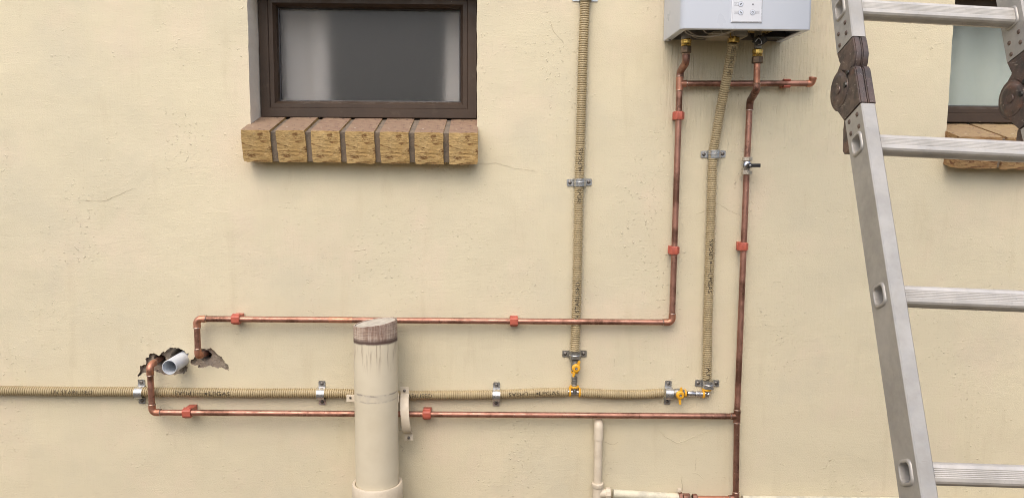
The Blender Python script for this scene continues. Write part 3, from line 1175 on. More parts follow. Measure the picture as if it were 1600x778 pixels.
def gas_valve(c, d, name='gas_valve', wing=Vector((.12, 0, 1)), lens=(.021, .024)):
    """valve body along d, butterfly handle facing the viewer"""
    c, d = Vector(c), Vector(d).normalized()
    mb = MB()
    mb.lathe(c - d * .017, d, [(0, .006), (0, .0095), (.006, .0095), (.009, .0115), (.024, .0115), (.028, .0095), (.034, .0095), (.034, .006)], 16)
    mb.lathe(c, Vector((0, -1, 0)), [(0, .0075), (.014, .0075), (.014, .005), (.018, .005), (.018, .0001)], 14)
    v = mb.build(name, ZINC_OLD, gas)
    f = Vector((0, -1, 0))
    w = (wing - f * wing.dot(f)).normalized()
    s = w.cross(f)
    o = c + f * .017
    m2 = MB()
    m2.lathe(o, f, [(0, .0001), (0, .0105), (.0012, .0115), (.006, .0105), (.0075, .008), (.0075, .0038), (.006, .0036), (.006, .0001)], 20)
    for sg, ln, off in ((1, lens[0], .003), (-1, lens[1], -.003)):
        pl = [(-.0032 + off, .007), (.0034 + off, .007), (.0036 + off * 1.5, ln - .004), (.0024 + off * 1.6, ln), (-.0014 + off * 1.5, ln), (-.0028 + off * 1.3, ln - .004)]
        M = Matrix((( s.x, w.x * sg, f.x, o.x), (s.y, w.y * sg, f.y, o.y), (s.z, w.z * sg, f.z, o.z), (0, 0, 0, 1)))
        m2.prism(pl, M, .001, .0055)
    m2.build('butterfly_handle', YELLOW, v, smooth=30)
    m3 = MB()
    m3.lathe(o + f * .006, f, [(0, .0036), (.0025, .0034), (.0028, .0018), (.0016, .0016), (.0016, .0001)], 10)
    m3.build('screw', STEEL, v)
    return v


gas_valve(P(899, 572, DH), Zh, wing=Vector((.16, 0, 1)))
ferrule(P(897.5, 588, DH), P(897.3, 604, DH), .0078, 4, ZINC_OLD)
m2 = MB()
m2.lathe(P(898, 582, DH), Zh, [(0, .007), (0, .0105), (.004, .0105), (.004, .007)], 18)
m2.build('yellow_ring', YELLOW, gt)
gas_valve(P(1060, 613.5, DH), Xv, wing=Vector((-.17, 0, 1)), lens=(.020, .025))
ferrule(P(1074, 614.5, DH), P(1086, 615, DH), .0078, 1, STEEL)
ferrule(P(1086.5, 615, DH), P(1097, 615.5, DH), .0078, 1, STEEL)
EL = P(1104.3, 615.5, DH)
mb = MB()
mb.sweep(fillet([P(1095, 615.3, DH), EL, P(1104.3, 600, DH)], .009, 6), .0072, 14)
mb.lathe(EL - Xv * .002, Xv, [(0, .007), (.006, .0085), (.009, .006), (.009, .0001)], 10)
ge = mb.build('hose_elbow', STEEL, gas)
for p_, d, r in ((P(1069, 614, DH), Xv, .0108), (P(1097.5, 615.4, DH), Xv, .0112), (P(1104.3, 609.5, DH), Zh, .0125)):
    m2 = MB()
    m2.lathe(p_, d, [(0, .006), (0, r - .0008), (.001, r), (.004, r), (.005, r - .0008), (.005, .006)], 20)
    m2.build('yellow_ring', YELLOW, ge)
# nut at the heater's gas inlet
mb = MB()
hexnut(mb, HTOP - Zh * .002, Vector((0, 0, 1)), .0145, .012)
mb.lathe(HTOP + Zh * .008, Zh, [(0, .006), (0, .0085), (.03, .0085), (.03, .001)], 14)
mb.build('inlet_nut', BRASS, gas, smooth=20)

# ------------------------------------------------------------------ saddle clamps on the gas hose
def saddle_meshes():
    R, zc = RH + .0010, DH
    prof = [(-.0325, .0012, .0060), (-.0320, .0012, .0078), (-.0305, .0012, .0088), (-.0175, .0012, .0088), (-.0150, .0020, .0092), (-.0142, .0045, .0096)]
    arch = []
    for k in range(13):
        a = pi + .35 - (pi + .70) * k / 12 if False else pi - pi * k / 12
        arch.append((R * cos(a) * 1.04, zc + R * sin(a), .0100))
    full = prof + arch + [(-y, z, w) for y, z, w in prof[::-1]]
    th = .0016
    mb = MB()
    vs, fs = [], []
    n = len(full)
    for i, (y, z, w) in enumerate(full):
        a, b = full[max(i - 1, 0)], full[min(i + 1, n - 1)]
        t = Vector((0, b[0] - a[0], b[1] - a[1])).normalized()
        nr = Vector((0, -t.z, t.y))
        for sx_ in (-1, 1):
            p_ = Vector((sx_ * w, y, z))
            vs += [p_, p_ + nr * th]
    for i in range(n - 1):
        a, b = 4 * i, 4 * i + 4
        fs += [(a, b, b + 2, a + 2), (a + 1, a + 3, b + 3, b + 1), (a, a + 1, b + 1, b), (a + 2, b + 2, b + 3, a + 3)]
    fs += [(0, 2, 3, 1), (4 * n - 4, 4 * n - 3, 4 * n - 1, 4 * n - 2)]
    mb.add(vs, fs)
    rib = MB()
    rib.sweep([Vector((0, (R + .0016) * cos(pi * k / 12) * 1.04, zc + (R + .0016) * sin(pi * k / 12))) for k in range(1, 12)], .0016, 8)
    sc = MB()
    sc.lathe((0, 0, 0), (0, 0, 1), [(0, .0048), (.0004, .0048), (.0016, .0036), (.0022, .0016), (.0012, .0014), (.0012, .0001)], 14)
    return mb, rib, sc


_s, _r, _c = saddle_meshes()
SAD = {m.name: _s.mesh('strap', m, smooth=40) for m in (ZINC, ZINC_OLD)}
RIBM = _r.mesh('rib', ZINC)
SCRM = _c.mesh('screw', SCREW)


def child(name, me, parent, loc=(0, 0, 0)):
    o = bpy.data.objects.new(name, me)
    COL.objects.link(o)
    o.parent = parent
    o.location = loc
    return o


def clamp(px, py, vertical, label, mat=ZINC, tilt=0.0, rib=True):
    p = P(px, py, 0)
    t = thing('saddle_clamp', p, label, 'pipe clamp', 'saddle clamps holding the gas hose')
    # local x along hose, local z out of the wall
    if vertical:
        M = Matrix(((0, 1, 0), (0, 0, -1), (-1, 0, 0)))
    else:
        M = Matrix(((1, 0, 0), (0, 0, -1), (0, 1, 0)))
    t.rotation_euler = (Matrix.Rotation(tilt, 3, 'Y') @ M).to_euler()
    child('strap', SAD[mat.name], t)
    if rib:
        child('rib', RIBM, t)
    for s in (-1, 1):
        child('screw', SCRM, t, (0, s * .0245, .0026))
    return t


clamp(222, 611, False, 'bright saddle clamp on gas hose, crossed by the leftmost upright copper pipe', rib=False)
clamp(503.5, 613, False, 'saddle clamp on gas hose just left of the cream downpipe', rib=False)
clamp(775.5, 615, False, 'saddle clamp on horizontal gas hose between downpipe and yellow tee', rib=False, tilt=.02)
clamp(1043, 612.5, False, 'saddle clamp beside the horizontal yellow butterfly valve', rib=False, tilt=.04)
clamp(914, -2.5, True, 'saddle clamp at the top edge of the picture on the upright gas hose')
clamp(905, 285, True, 'saddle clamp halfway up the gas hose right of the brown window', tilt=-.03)
clamp(897.5, 552, True, 'saddle clamp directly above the upright yellow butterfly valve', ZINC_OLD)
clamp(1114, 241, True, 'saddle clamp where the hose bends away towards the heater', tilt=-.03)
clamp(1104.5, 598, True, 'saddle clamp at the lower end of the hose coming from the heater', tilt=.01)

# ------------------------------------------------------------------ red pipe clips
def clip_meshes(zc):
    w = .0105
    mb = MB()
    hw = .0122
    outl = [(-.0100, .0005), (.0100, .0005), (.0100, zc - .009), (hw, zc - .006), (hw, zc + .0045), (.0098, zc + .0088), (.0065, zc + .0112), (-.0065, zc + .0112), (-.0098, zc + .0088), (-hw, zc + .0045), (-hw, zc - .006), (-.0100, zc - .009)]
    n = len(outl)
    vs, fs = [], []
    for k, (x, s) in enumerate(((-w, .94), (-w + .0012, 1), (w - .0012, 1), (w, .94))):
        for y, z in outl:
            vs.append((x, y * s, zc + (z - zc) * (s if z > .001 else 1)))
    for k in range(3):
        fs += [(k * n + i, k * n + (i + 1) % n, (k + 1) * n + (i + 1) % n, (k + 1) * n + i) for i in range(n)]
    fs += [tuple(range(n))[::-1], tuple(3 * n + i for i in range(n))]
    mb.add(vs, fs)
    lat = MB()
    lat.box((0, -hw - .0010, zc - .002), (.015, .0026, .006), None, .0007)
    hin = MB()
    hin.sweep([(-.0085, hw + .0008, zc + .001), (0, hw + .0008, zc + .001), (.0085, hw + .0008, zc + .001)], .0022, 8)
    lip = MB()
    lip.box((0, -.003, zc + .0112), (.0204, .0022, .0012), None, .0004)
    return mb, lat, hin, lip


CLIPS = {}


def clip(px, py, vertical, zc, label, flip=False):
    key = round(zc, 3)
    if key not in CLIPS:
        CLIPS[key] = [m.mesh(n, RED, smooth=30) for n, m in zip(('clip_body', 'latch', 'hinge', 'lip'), clip_meshes(zc))]
    p = P(px, py, zc)
    p.y = 0
    t = thing('pipe_clip', p, label, 'pipe clip', 'red plastic clips holding the copper pipes')
    M = Matrix(((0, 1, 0), (0, 0, -1), (-1, 0, 0))) if vertical else Matrix(((1, 0, 0), (0, 0, -1), (0, 1, 0)))
    t.rotation_euler = (Matrix.Rotation(random.uniform(-.02, .02), 3, 'Y') @ M).to_euler()
    for n, me in zip(('clip_body', 'latch', 'hinge', 'lip'), CLIPS[key]):
        child(n, me, t)


clip(369, 498.5, False, DC + .011, 'red clip on the upper copper pipe near its left corner')
clip(803, 501.5, False, DC + .003, 'red clip on the upper copper pipe left of the upright gas hose')
clip(293, 644.5, False, DC + .019, 'red clip on the lower copper pipe below the broken plaster')
clip(667, 646.8, False, DC + .009, 'red clip on the lower copper pipe just right of the downpipe')
clip(1060, 181, True, DC + .003, 'red clip on the left upright copper pipe just under the heater')
clip(1052.5, 391, True, DC, 'red clip on the left upright copper pipe, the lower of its two')
clip(1160, 385, True, DC, 'red clip on the right upright copper pipe below the ball valve')

# the open clip on the short spur
p = P(1223, 132, 0)
t = thing('pipe_clip', Vector((p.x, 0, E1.z)), 'open red clip on the short copper spur right under the heater', 'pipe clip', 'red plastic clips holding the copper pipes')
t.rotation_euler = Matrix(((1, 0, 0), (0, 0, -1), (0, 1, 0))).to_euler()
zc = DC + .004
mb = MB()
mb.box((0, 0, .006), (.018, .018, .011), None, .001)
child('clip_base', mb.mesh('clip_base', RED), t)
for s in (-1, 1):
    mb = MB()
    arc = [(RC + .0006) * 1.0, (RC + .0034)]
    outl = [(arc[0] * cos(a), arc[0] * sin(a)) for a in [(-1.2 + 2.0 * k / 8) for k in range(9)]] + [(arc[1] * cos(a) + .0006 * (k > 6), arc[1] * sin(a)) for k, a in [(8 - k, -1.2 + 2.0 * (8 - k) / 8) for k in range(9)]]
    M = Matrix(((0, 0, 1, 0), (s, 0, 0, 0), (0, 1, 0, zc), (0, 0, 0, 1)))
    mb.prism(outl, M, -.0085, .0085)
    child('prong', mb.mesh('prong', RED), t)

# ------------------------------------------------------------------ conduit stub in the broken plaster
mb = MB()
r0, r1 = .0187, .0166
mb.lathe((CON.x, .10, CON.z), (0, -1, 0), [(0, r0), (.1765, r0), (.178, r0 - .0006), (.178, r1 + .0004), (.1765, r1), (0, r1)], 36, closed=True)
tag(mb.build('conduit_pipe', PVC), 'open white plastic conduit sticking out of broken plaster at the left', 'conduit')

# ------------------------------------------------------------------ cream downpipe
DD = .095
DPX = (P(586.5, 540, DD).x + P(590, 740, DD).x) / 2
RD = .0545
ztop = P(586, 503, DD - .0).z
zband = P(586, 540, DD + RD).z
zarc = P(588, 619, DD + RD).z
DOWN = m_downpipe(ztop, zband, zarc)
down = thing('downpipe', (DPX, -DD, 0), 'cream painted plastic downpipe with brown-stained sawn-off top', 'downpipe')
mb = MB()
n = 64
prof = []
vs, fs = [], []


def topz(a):
    x, y = cos(a), sin(a)
    return ztop + .0075 * x - .004 * y * 0 + .0012 * noise.noise(Vector((x * 3, y * 3, 2))) + .0008 * noise.noise(Vector((x * 14, y * 14, 5)))


rows = [(.0, RD, 0), (.71, RD, 0), (.71, RD, 0)]
for k in range(n):
    a = 2 * pi * k / n
    cx, cy = cos(a), sin(a)
    zt = topz(a)
    for r, z in ((RD, 0.0), (RD, .68), (RD, zarc), (RD, zband), (RD, zt - .004), (RD - .0006, zt), (RD - .0032, zt - .0003), (RD - .0036, zt - .004), (RD - .0036, .9)):
        vs.append((DPX + cx * r, -DD + cy * r, z))
m = 9
for k in range(n):
    k2 = (k + 1) % n
    for i in range(m - 1):
        fs.append((k * m + i, k2 * m + i, k2 * m + i + 1, k * m + i + 1))
mb.add(vs, fs)
mb.build('pipe_body', DOWN, down, smooth=40)
mb = MB()
vs = [(DPX, -DD, ztop - .0015)]
for q_ in (.5, .97):
    for k in range(n):
        a = 2 * pi * k / n
        vs.append((DPX + cos(a) * (RD - .0034) * q_, -DD + sin(a) * (RD - .0034) * q_, ztop + .0075 * cos(a) * q_ - .0016 + .0008 * noise.noise(Vector((cos(a) * q_ * 5, sin(a) * q_ * 5, 1)))))
fs = [(0, 1 + k, 1 + (k + 1) % n) for k in range(n)] + [(1 + k, 1 + n + k, 1 + n + (k + 1) % n, 1 + (k + 1) % n) for k in range(n)]
mb.add(vs, fs)
mb.build('plug', simple('dusty_plug', (.50, .47, .41), (.38, .35, .30), .85, scale=45, bump=.4, bscale=150, bdist=.002), down)
zc_ = P(590, 766, DD + RD).z
mb = MB()
mb.lathe((DPX, -DD, 0), (0, 0, 1), [(.30, RD + .0005), (.32, RD + .006), (zc_ - .055, RD + .006), (zc_ - .05, RD + .0095), (zc_ - .003, RD + .0095), (zc_, RD + .008), (zc_ - .0005, RD + .002), (zc_ - .006, RD + .0003)], 56)
mb.build('socket', CREAM, down, smooth=40)
# rear half of the pipe bracket with its ears
zb = P(545, 613, .04).z
mb = MB()
for s in (-1,):
    mb.box((DPX + s * (RD + .010), -DD + .006, zb), (.024, .004, .018), None, .001)
arc = [Vector((DPX + (RD + .0015) * cos(a), -DD + (RD + .0015) * sin(a), zb)) for a in [pi * k / 20 for k in range(21)]]
for a_, b_ in zip(arc, arc[1:]):
    c_ = (a_ + b_) / 2
    d_ = (b_ - a_)
    mb.box(c_, (d_.length * 1.05, .003, .018), Matrix.Rotation(math.atan2(d_.y, d_.x), 3, 'Z'))
mb.box((DPX, -(DD - RD) / 2 + .006, zb), (.02, DD - RD - .012, .014))
br = mb.build('bracket', CREAM, down, smooth=0)
m2 = MB()
m2.lathe((DPX - RD - .0115, -DD + .003, zb + .002), (0, -1, 0), [(0, .0032), (.001, .0028), (.0012, .0012), (.0004, .001), (.0004, .0001)], 10)
m2.build('screw', SCREW, br)

# loose front half of the bracket hanging from its screw
s0 = P(631.5, 611, .06)
s1 = P(638, 684, .06)
hang = thing('loose_pipe_strap', s1, 'loose cream half-round strap hanging at the right side of the downpipe', 'pipe strap')
mid = (s0 + s1) / 2
hl = (s0.z - s1.z) / 2
prof = [(hl + .009, 0), (hl - .009, 0.0), (hl - .011, .003)]
for k in range(15):
    a = pi / 2 * .86 - pi * .86 * k / 14
    prof.append(((hl - .012) * sin(a) / sin(pi / 2 * .86), .006 + .030 * (cos(a) - cos(pi / 2 * .86)) / (1 - cos(pi / 2 * .86))))
prof += [(-hl + .011, .003), (-hl + .009, 0), (-hl - .009, 0)]
mb = MB()
vs, fs = [], []
n = len(prof)
for i, (z, d) in enumerate(prof):
    a, b = prof[max(i - 1, 0)], prof[min(i + 1, n - 1)]
    t_ = Vector((0, -(b[1] - a[1]), b[0] - a[0])).normalized()
    nr = Vector((0, t_.z, -t_.y))
    t = (hl - z) / (2 * hl)
    c_ = Vector((s0.x + (s1.x - s0.x) * t, -.052 - d, mid.z + z))
    for sx_ in (-.0108, .0108):
        for k in (0, .0028):
            vs.append(c_ + Vector((sx_, 0, 0)) - nr * k)
for i in range(n - 1):
    a, b = 4 * i, 4 * i + 4
    fs += [(a, b, b + 2, a + 2), (a + 1, a + 3, b + 3, b + 1), (a, a + 1, b + 1, b), (a + 2, b + 2, b + 3, a + 3)]
fs += [(0, 2, 3, 1), (4 * n - 4, 4 * n - 3, 4 * n - 1, 4 * n - 2)]
mb.add(vs, fs)
mb.build('strap', CREAM, hang, smooth=40)
for q in (s0, s1 + Vector((0, 0, -.001))):
    m2 = MB()
    m2.lathe((q.x, -.0485, q.z), (0, -1, 0), [(0, .0034), (.0085, .0034), (.0095, .002), (.0085, .0016), (.0085, .0001)], 10)
    m2.build('screw', SCREW, hang)

# ------------------------------------------------------------------ thin cream waste pipe at the bottom
DW = .020
RW = .0117
w0 = P(933.5, 668, DW)
w1 = P(935.5, 752, DW)
waste = thing('waste_pipe', (w1.x, -DW, 0), 'thin cream pipe low on the wall with top elbow, branching right to the copper', 'pipe')
mb = MB()
wx = (w0.x + w1.x) / 2
z_e = P(933, 660, DW).z
mb.sweep([(wx, -DW, w1.z - .02), (wx, -DW, z_e - .03)], RW - .001, 20)
mb.build('pipe_length', CREAM, waste)
mb = MB()
mb.sweep(fillet([(wx, -DW, z_e - .045), (wx, -DW, z_e), (wx, .03, z_e)], .014, 8), RW + .0008, 20)
mb.build('elbow_fitting', CREAM, waste)
mb = MB()
mb.lathe((wx, -DW, w1.z - .015), (0, 0, 1), [(0, RW - .002), (0, RW + .003), (.002, RW + .0042), (.011, RW + .0042), (.0125, RW + .003), (.0125, RW - .002)], 24)
mb.build('coupling', CREAM, waste)
mb = MB()
mb.sweep([(wx, -DW, w1.z - .075), (wx, -DW, w1.z - .012)], RW + .0016, 20)
jz = P(960, 770, DW)
mb.sweep([(wx, -DW, jz.z), (wx + .030, -DW, jz.z)], RW + .0006, 18)
mb.sweep([(wx, -DW, 0), (wx, -DW, w1.z - .07)], RW, 18)
mb.build('tee_fitting', CREAM, waste)
mb = MB()
hexnut(mb, (wx + .022, -DW, jz.z), Xv, .0155, .013, 10)
mb.build('compression_nut', CREAM, waste, smooth=20)
h0, h1 = P(958, 770.5, DW), P(1062, 777, DW)
mb = MB()
pts = [h0.lerp(h1, k / 30) for k in range(31)]
mb.sweep(pts, [RW * .98 + .0008 * noise.noise(Vector((k * .7, 0, 3))) for k in range(31)], 18)
mb.build('flaking_pipe_length', FLAKE, waste)
mb = MB()
hexnut(mb, P(1060, 776, DW), Xv, .0145, .010)
mb.build('copper_joint', COPPER3, waste, smooth=25)
mb = MB()
mb.box(P(1061, 765, DW + .004), (.008, .012, .010), Matrix.Rotation(.2, 3, 'Y'), .002)
mb.build('bracket', CREAM, waste)
mb = MB()
hexnut(mb, P(1067, 777.5, DW), Xv, .0135, .018, 8)
hexnut(mb, P(1082, 778, DW), Xv, .0125, .012, 12)
mb.build('brass_joint', COPPER3, waste, smooth=25)
mb = MB()
mb.sweep([P(1090, 779, DW), P(1140, 779.5, DW)], RC + .001, 16)
mb.build('copper_tail', COPPER2, waste)
q0, q1 = P(1160, 780.5, DW), P(1700, 786, DW)
mb = MB()
mb.sweep([q0, q0.lerp(q1, .3), q0.lerp(q1, .7), q1], RW, 16)
tag(mb.build('painted_pipe', FLAKE), 'cream painted pipe running right along the bottom edge from the copper upright', 'pipe')

# ------------------------------------------------------------------ gas water heater
HX0, HX1 = .436, .742
HF = .185
HZ = 1.874
HTZ = 2.44
heater = thing('water_heater', ((HX0 + HX1) / 2, 0, HZ), 'white gas water heater with small control panel mounted on the wall', 'water heater')
mb = MB()
rc = .016
outl = [(HX0, -.004)]
for k in range(7):
    a = pi + pi / 2 * k / 6
    outl.append((HX0 + rc + rc * cos(a), -HF + rc + rc * sin(a)))
for k in range(7):
    a = -pi / 2 + pi / 2 * k / 6
    outl.append((HX1 - rc * .5 + rc * .5 * cos(a), -HF + rc * .5 + rc * .5 * sin(a)))
outl.append((HX1, -.004))
n = len(outl)
vs, fs = [], []
cxh = (HX0 + HX1) / 2


def inset(p, t):
    x = p[0] + (t if p[0] < cxh else -t)
    return (x, max(p[1], -HF) + (t if p[1] < -.02 else 0) if p[1] < -.02 else p[1])


lev = [(HTZ, 0), (HZ + .003, 0), (HZ + .0006, .0008), (HZ, .0025), (HZ, .016), (HZ + .002, .017), (HZ + .004, .014), (HZ + .004, .004), (HZ + .12, .004)]
for z, t in lev:
    for q in outl:
        x, y = inset(q, t)
        vs.append((x, y, z))
for i in range(len(lev) - 1):
    for k in range(n - 1):
        fs.append((i * n + k, i * n + k + 1, (i + 1) * n + k + 1, (i + 1) * n + k))
fs.append(tuple(range(n)))
mb.add(vs, fs)
case = mb.build('casing', WHITE, heater, smooth=40)
mb = MB()
mb.box((cxh, -.0022, (HZ + HTZ) / 2 + .01), (HX1 - HX0 - .01, .004, HTZ - HZ + .01))
mb.build('back_plate', GREYMETAL, heater, smooth=0)
mb = MB()
mb.box((cxh, -HF / 2, HZ + .05), (HX1 - HX0 - .014, HF - .02, .004))
mb.build('underside_plate', DARKMETAL, heater, smooth=0)
# right black housing, inlet plates, stubs
mb = MB()
mb.prism([(0, 0), (.055, .0), (.055, .045), (-.012, .045), (-.012, .018)], Matrix(((1, 0, 0, HX1 - .074), (0, 0, 1, 0), (0, 1, 0, HZ + .002), (0, 0, 0, 1))), -.075, -.010)
mb.build('black_housing', BLACK, heater, smooth=0)
mb = MB()
c_ = P(1132, 59, .04)
mb.box((c_.x, -.055, HZ + .006), (.085, .075, .012), None, .002)
mb.build('burner_tray', BEIGE, heater)
mb = MB()
c_ = P(1153, 54, .10)
mb.box((c_.x, -.10, HZ + .012), (.034, .045, .030), None, .003)
mb.build('gas_block', GREYMETAL, heater)
mb = MB()
c_ = P(1185, 52, .10)
mb.box((c_.x, -.09, HZ + .013), (.062, .04, .004), Matrix.Rotation(.05, 3, 'Y'))
mb.build('brass_plate', BRASS, heater, smooth=0)
mb = MB()
q = P(1072, 62, .092)
mb.lathe((q.x, q.y, q.z), Zh, [(0, .001), (0, .0115), (.08, .0115), (.08, .001)], 16)
mb.build('outlet_stub', GREYMETAL, heater)
for px, nm in ((1072, 'outlet_nut'), (1183.5, 'inlet_nut')):
    yb = 68 if px < 1100 else 84
    mb = MB()
    q = P(px, yb + 2, .092)
    mb.lathe(q - Zh * .004, Zh, [(0, .004), (0, .0112), (.003, .0125), (.006, .0112), (.007, .0125), (.015, .0128), (.017, .0115), (.017, .004)], 10)
    a = mb.build(nm, BRASS, heater, smooth=25)
    mb = MB()
    hexnut(mb, q - Zh * .021, Zh, .0135, .0165)
    mb.build('lock_nut', BRONZE, a, smooth=20)
q = P(1184, 72, .092)
mb = MB()
mb.lathe(q, Zh, [(-.006, .001), (-.006, .009), (.06, .009), (.06, .001)], 14)
mb.build('inlet_stub', GREYMETAL, heater)
mb = MB()
q = P(1186, 64, .10)
for k in range(9):
    a = 2 * pi * k / 9
    mb.box(q + Vector((.010 * cos(a), -.004, .006 * sin(a))), (.012, .018, .010), Matrix.Rotation(a, 3, 'Y'), .003)
mb.lathe(q + Vector((0, -.012, 0)), Vector((.3, -1, -.3)), [(0, .011), (.006, .010), (.008, .004), (.008, .0001)], 12)
mb.build('drain_valve', BLACK, heater)
m2 = MB()
m2.sweep(spline([P(1180, 66, .12), P(1186, 60, .122), P(1190, 68, .12), P(1184, 70, .12)], 6), .0012, 6)
m2.build('retaining_wire', STEEL, heater)
for pts in ([(1068, 45, .15), (1074, 53, .14), (1090, 57, .135), (1120, 56, .14), (1145, 48, .15)], [(1073, 47, .12), (1086, 55, .11), (1105, 58, .11), (1130, 55, .12), (1150, 47, .14)],
            [(1098, 46, .15), (1104, 52, .14), (1120, 53, .14), (1138, 51, .14), (1148, 46, .15)], [(1070, 50, .09), (1090, 60, .09), (1118, 57, .09)], [(1126, 47, .14), (1128, 52, .14), (1124, 56, .13)]):
    m2 = MB()
    m2.sweep(spline([P(*a) for a in pts], 8), .0013, 6)
    m2.build('cable', WIRE, heater)
for px in (1040, 1212):
    m2 = MB()
    q = P(px, 64 if px < 1100 else 65, .02)
    m2.lathe((q.x + (.008 if px < 1100 else -.004), -.03, HZ - .002), Zh, [(0, .0001), (0, .003), (.004, .003)], 8)
    m2.build('screw', SCREW, heater)
# control panel
pa, pb = P(1141.5, 36, HF), P(1190.5, 37, HF)
pz = pa.z
mb = MB()
W2 = (pb.x - pa.x)
H2 = .20
mb.v, mb.f, mb.m = [], [], []
prof = [(0, 0), (.0008, .0022), (.0026, .0028), (.0032, .0018)]
vs, fs = [], []
for (u, v) in ((0, 0), (1, 0), (1, 1), (0, 1)):
    for ins, h in prof:
        vs.append((pa.x + (ins if u == 0 else W2 - ins), -HF - h, pz + (ins if v == 0 else H2 - ins)))
for k in range(4):
    k2 = (k + 1) % 4
    for i in range(3):
        fs.append((k * 4 + i, k2 * 4 + i, k2 * 4 + i + 1, k * 4 + i + 1))
mb.add(vs, fs)
panel = mb.build('control_panel', SILVER, heater, smooth=0)
mb = MB()
mb.box((pa.x + W2 / 2, -HF - .0010, pz + H2 / 2), (W2 - .0066, .0018, H2 - .0066))
mb.build('panel_face', PANEL, panel, smooth=0)


def flat_text(s, x, z, w, h, parent, mat, y):
    vs, fs = text_mesh(s)
    mb = MB()
    mb.add([(x + u * w, y, z + v * h) for u, v in vs], fs)
    mb.build('panel_lettering', mat, parent, smooth=0)


YF = -HF - .0021
for (px, py, sym, tx, left) in ((1157, 7.3, 'up', 'UP', True), (1157, 20.3, 'dn', 'DOWN', True), (1175.5, 20.3, 'pw', 'ON/OFF', False)):
    q = P(px, py, HF)
    mb = MB()
    mb.lathe((q.x, -HF - .0019, q.z), (0, -1, 0), [(0, .0056), (.0006, .0056), (.0009, .0052), (.0009, .0001)], 24)
    bt = mb.build('button', WHITE, panel)
    mb = MB()
    mb.lathe((q.x, YF, q.z), (0, -1, 0), [(0, .0057), (.0002, .0057), (.0002, .0062), (0, .0062)], 28)
    x0_, x1_ = (q.x - .0155, q.x - .0050) if left else (q.x + .0050, q.x + .0160)
    for dz in (-.0029, .0029):
        mb.box(((x0_ + x1_) / 2, YF - .0001, q.z + dz), (abs(x1_ - x0_), .0002, .0004))
    mb.build('button_outline', GREYPRINT, bt, smooth=0)
    mb = MB()
    Y2 = -HF - .0029
    if sym == 'pw':
        mb.lathe((q.x, Y2, q.z), (0, -1, 0), [(0, .0018), (.0001, .0018), (.0001, .0026), (0, .0026)], 18)
        mb.box((q.x, Y2, q.z + .002), (.0007, .0002, .003))
    else:
        r_ = Matrix.Rotation(.62 if sym == 'up' else -.62, 3, 'Y')
        mb.box((q.x, Y2, q.z), (.0013, .0002, .0052), r_)
        k = -1 if sym == 'up' else 1
        mb.box(Vector((q.x, Y2, q.z)) + r_ @ Vector((0, 0, -.0014 if sym == 'dn' else .0008)), (.0026, .0002, .0024), r_)
    mb.build('button_symbol', PRINT, bt, smooth=0)
    if left:
        flat_text(tx, q.x - .0142, q.z, .0082 if tx == 'DOWN' else .0048, .0022, panel, GREYPRINT, YF)
    else:
        flat_text(tx, q.x + .0064, q.z, .0090, .0022, panel, GREYPRINT, YF)
q = P(1176, 7.6, HF)
mb = MB()
mb.lathe((q.x, YF + .0003, q.z), (0, -1, 0), [(0, .0021), (.0008, .0018), (.0010, .0001)], 14)
mb.build('indicator_lamp', GREYPRINT, panel)

# ------------------------------------------------------------------ ladder
LO = Vector((.6465, -.6435, 1.5959))
LM = (Matrix.Rotation(.0067, 3, 'Z') @ Matrix.Rotation(.0398, 3, 'Y') @ Matrix.Rotation(-.4633, 3, 'X'))
ladder = thing('folding_ladder', (LO.x + .18, -1.40, 0), 'scuffed aluminium folding ladder with brown steel hinges leaning to the wall', 'ladder')
SW, SD = .026, .065         # stile width (x) and depth (y)
INNER = .331
# hinge pivot: height along the lower stile where the drum sits, on its rear edge
HV = .131
UT = radians(4)            # upper flight is bent back upright by this much


def lower(p):
    return LO + LM @ Vector(p)


HP = Vector((0, .032, HV))   # local pivot
UM = Matrix.Rotation(UT, 3, 'X')


def upper(p):
    return LO + LM @ (HP + UM @ (Vector(p) - HP))


def rrect(w, h, r, n=3):
    out = []
    for cx, cy, a0 in ((w / 2 - r, h / 2 - r, 0), (-w / 2 + r, h / 2 - r, pi / 2), (-w / 2 + r, -h / 2 + r, pi), (w / 2 - r, -h / 2 + r, 3 * pi / 2)):
        for k in range(n + 1):
            a = a0 + pi / 2 * k / n
            out.append((cx + r * cos(a), cy + r * sin(a)))
    return out


RP = rrect(.030, .032, .008)        # rung tube outline (y, z)


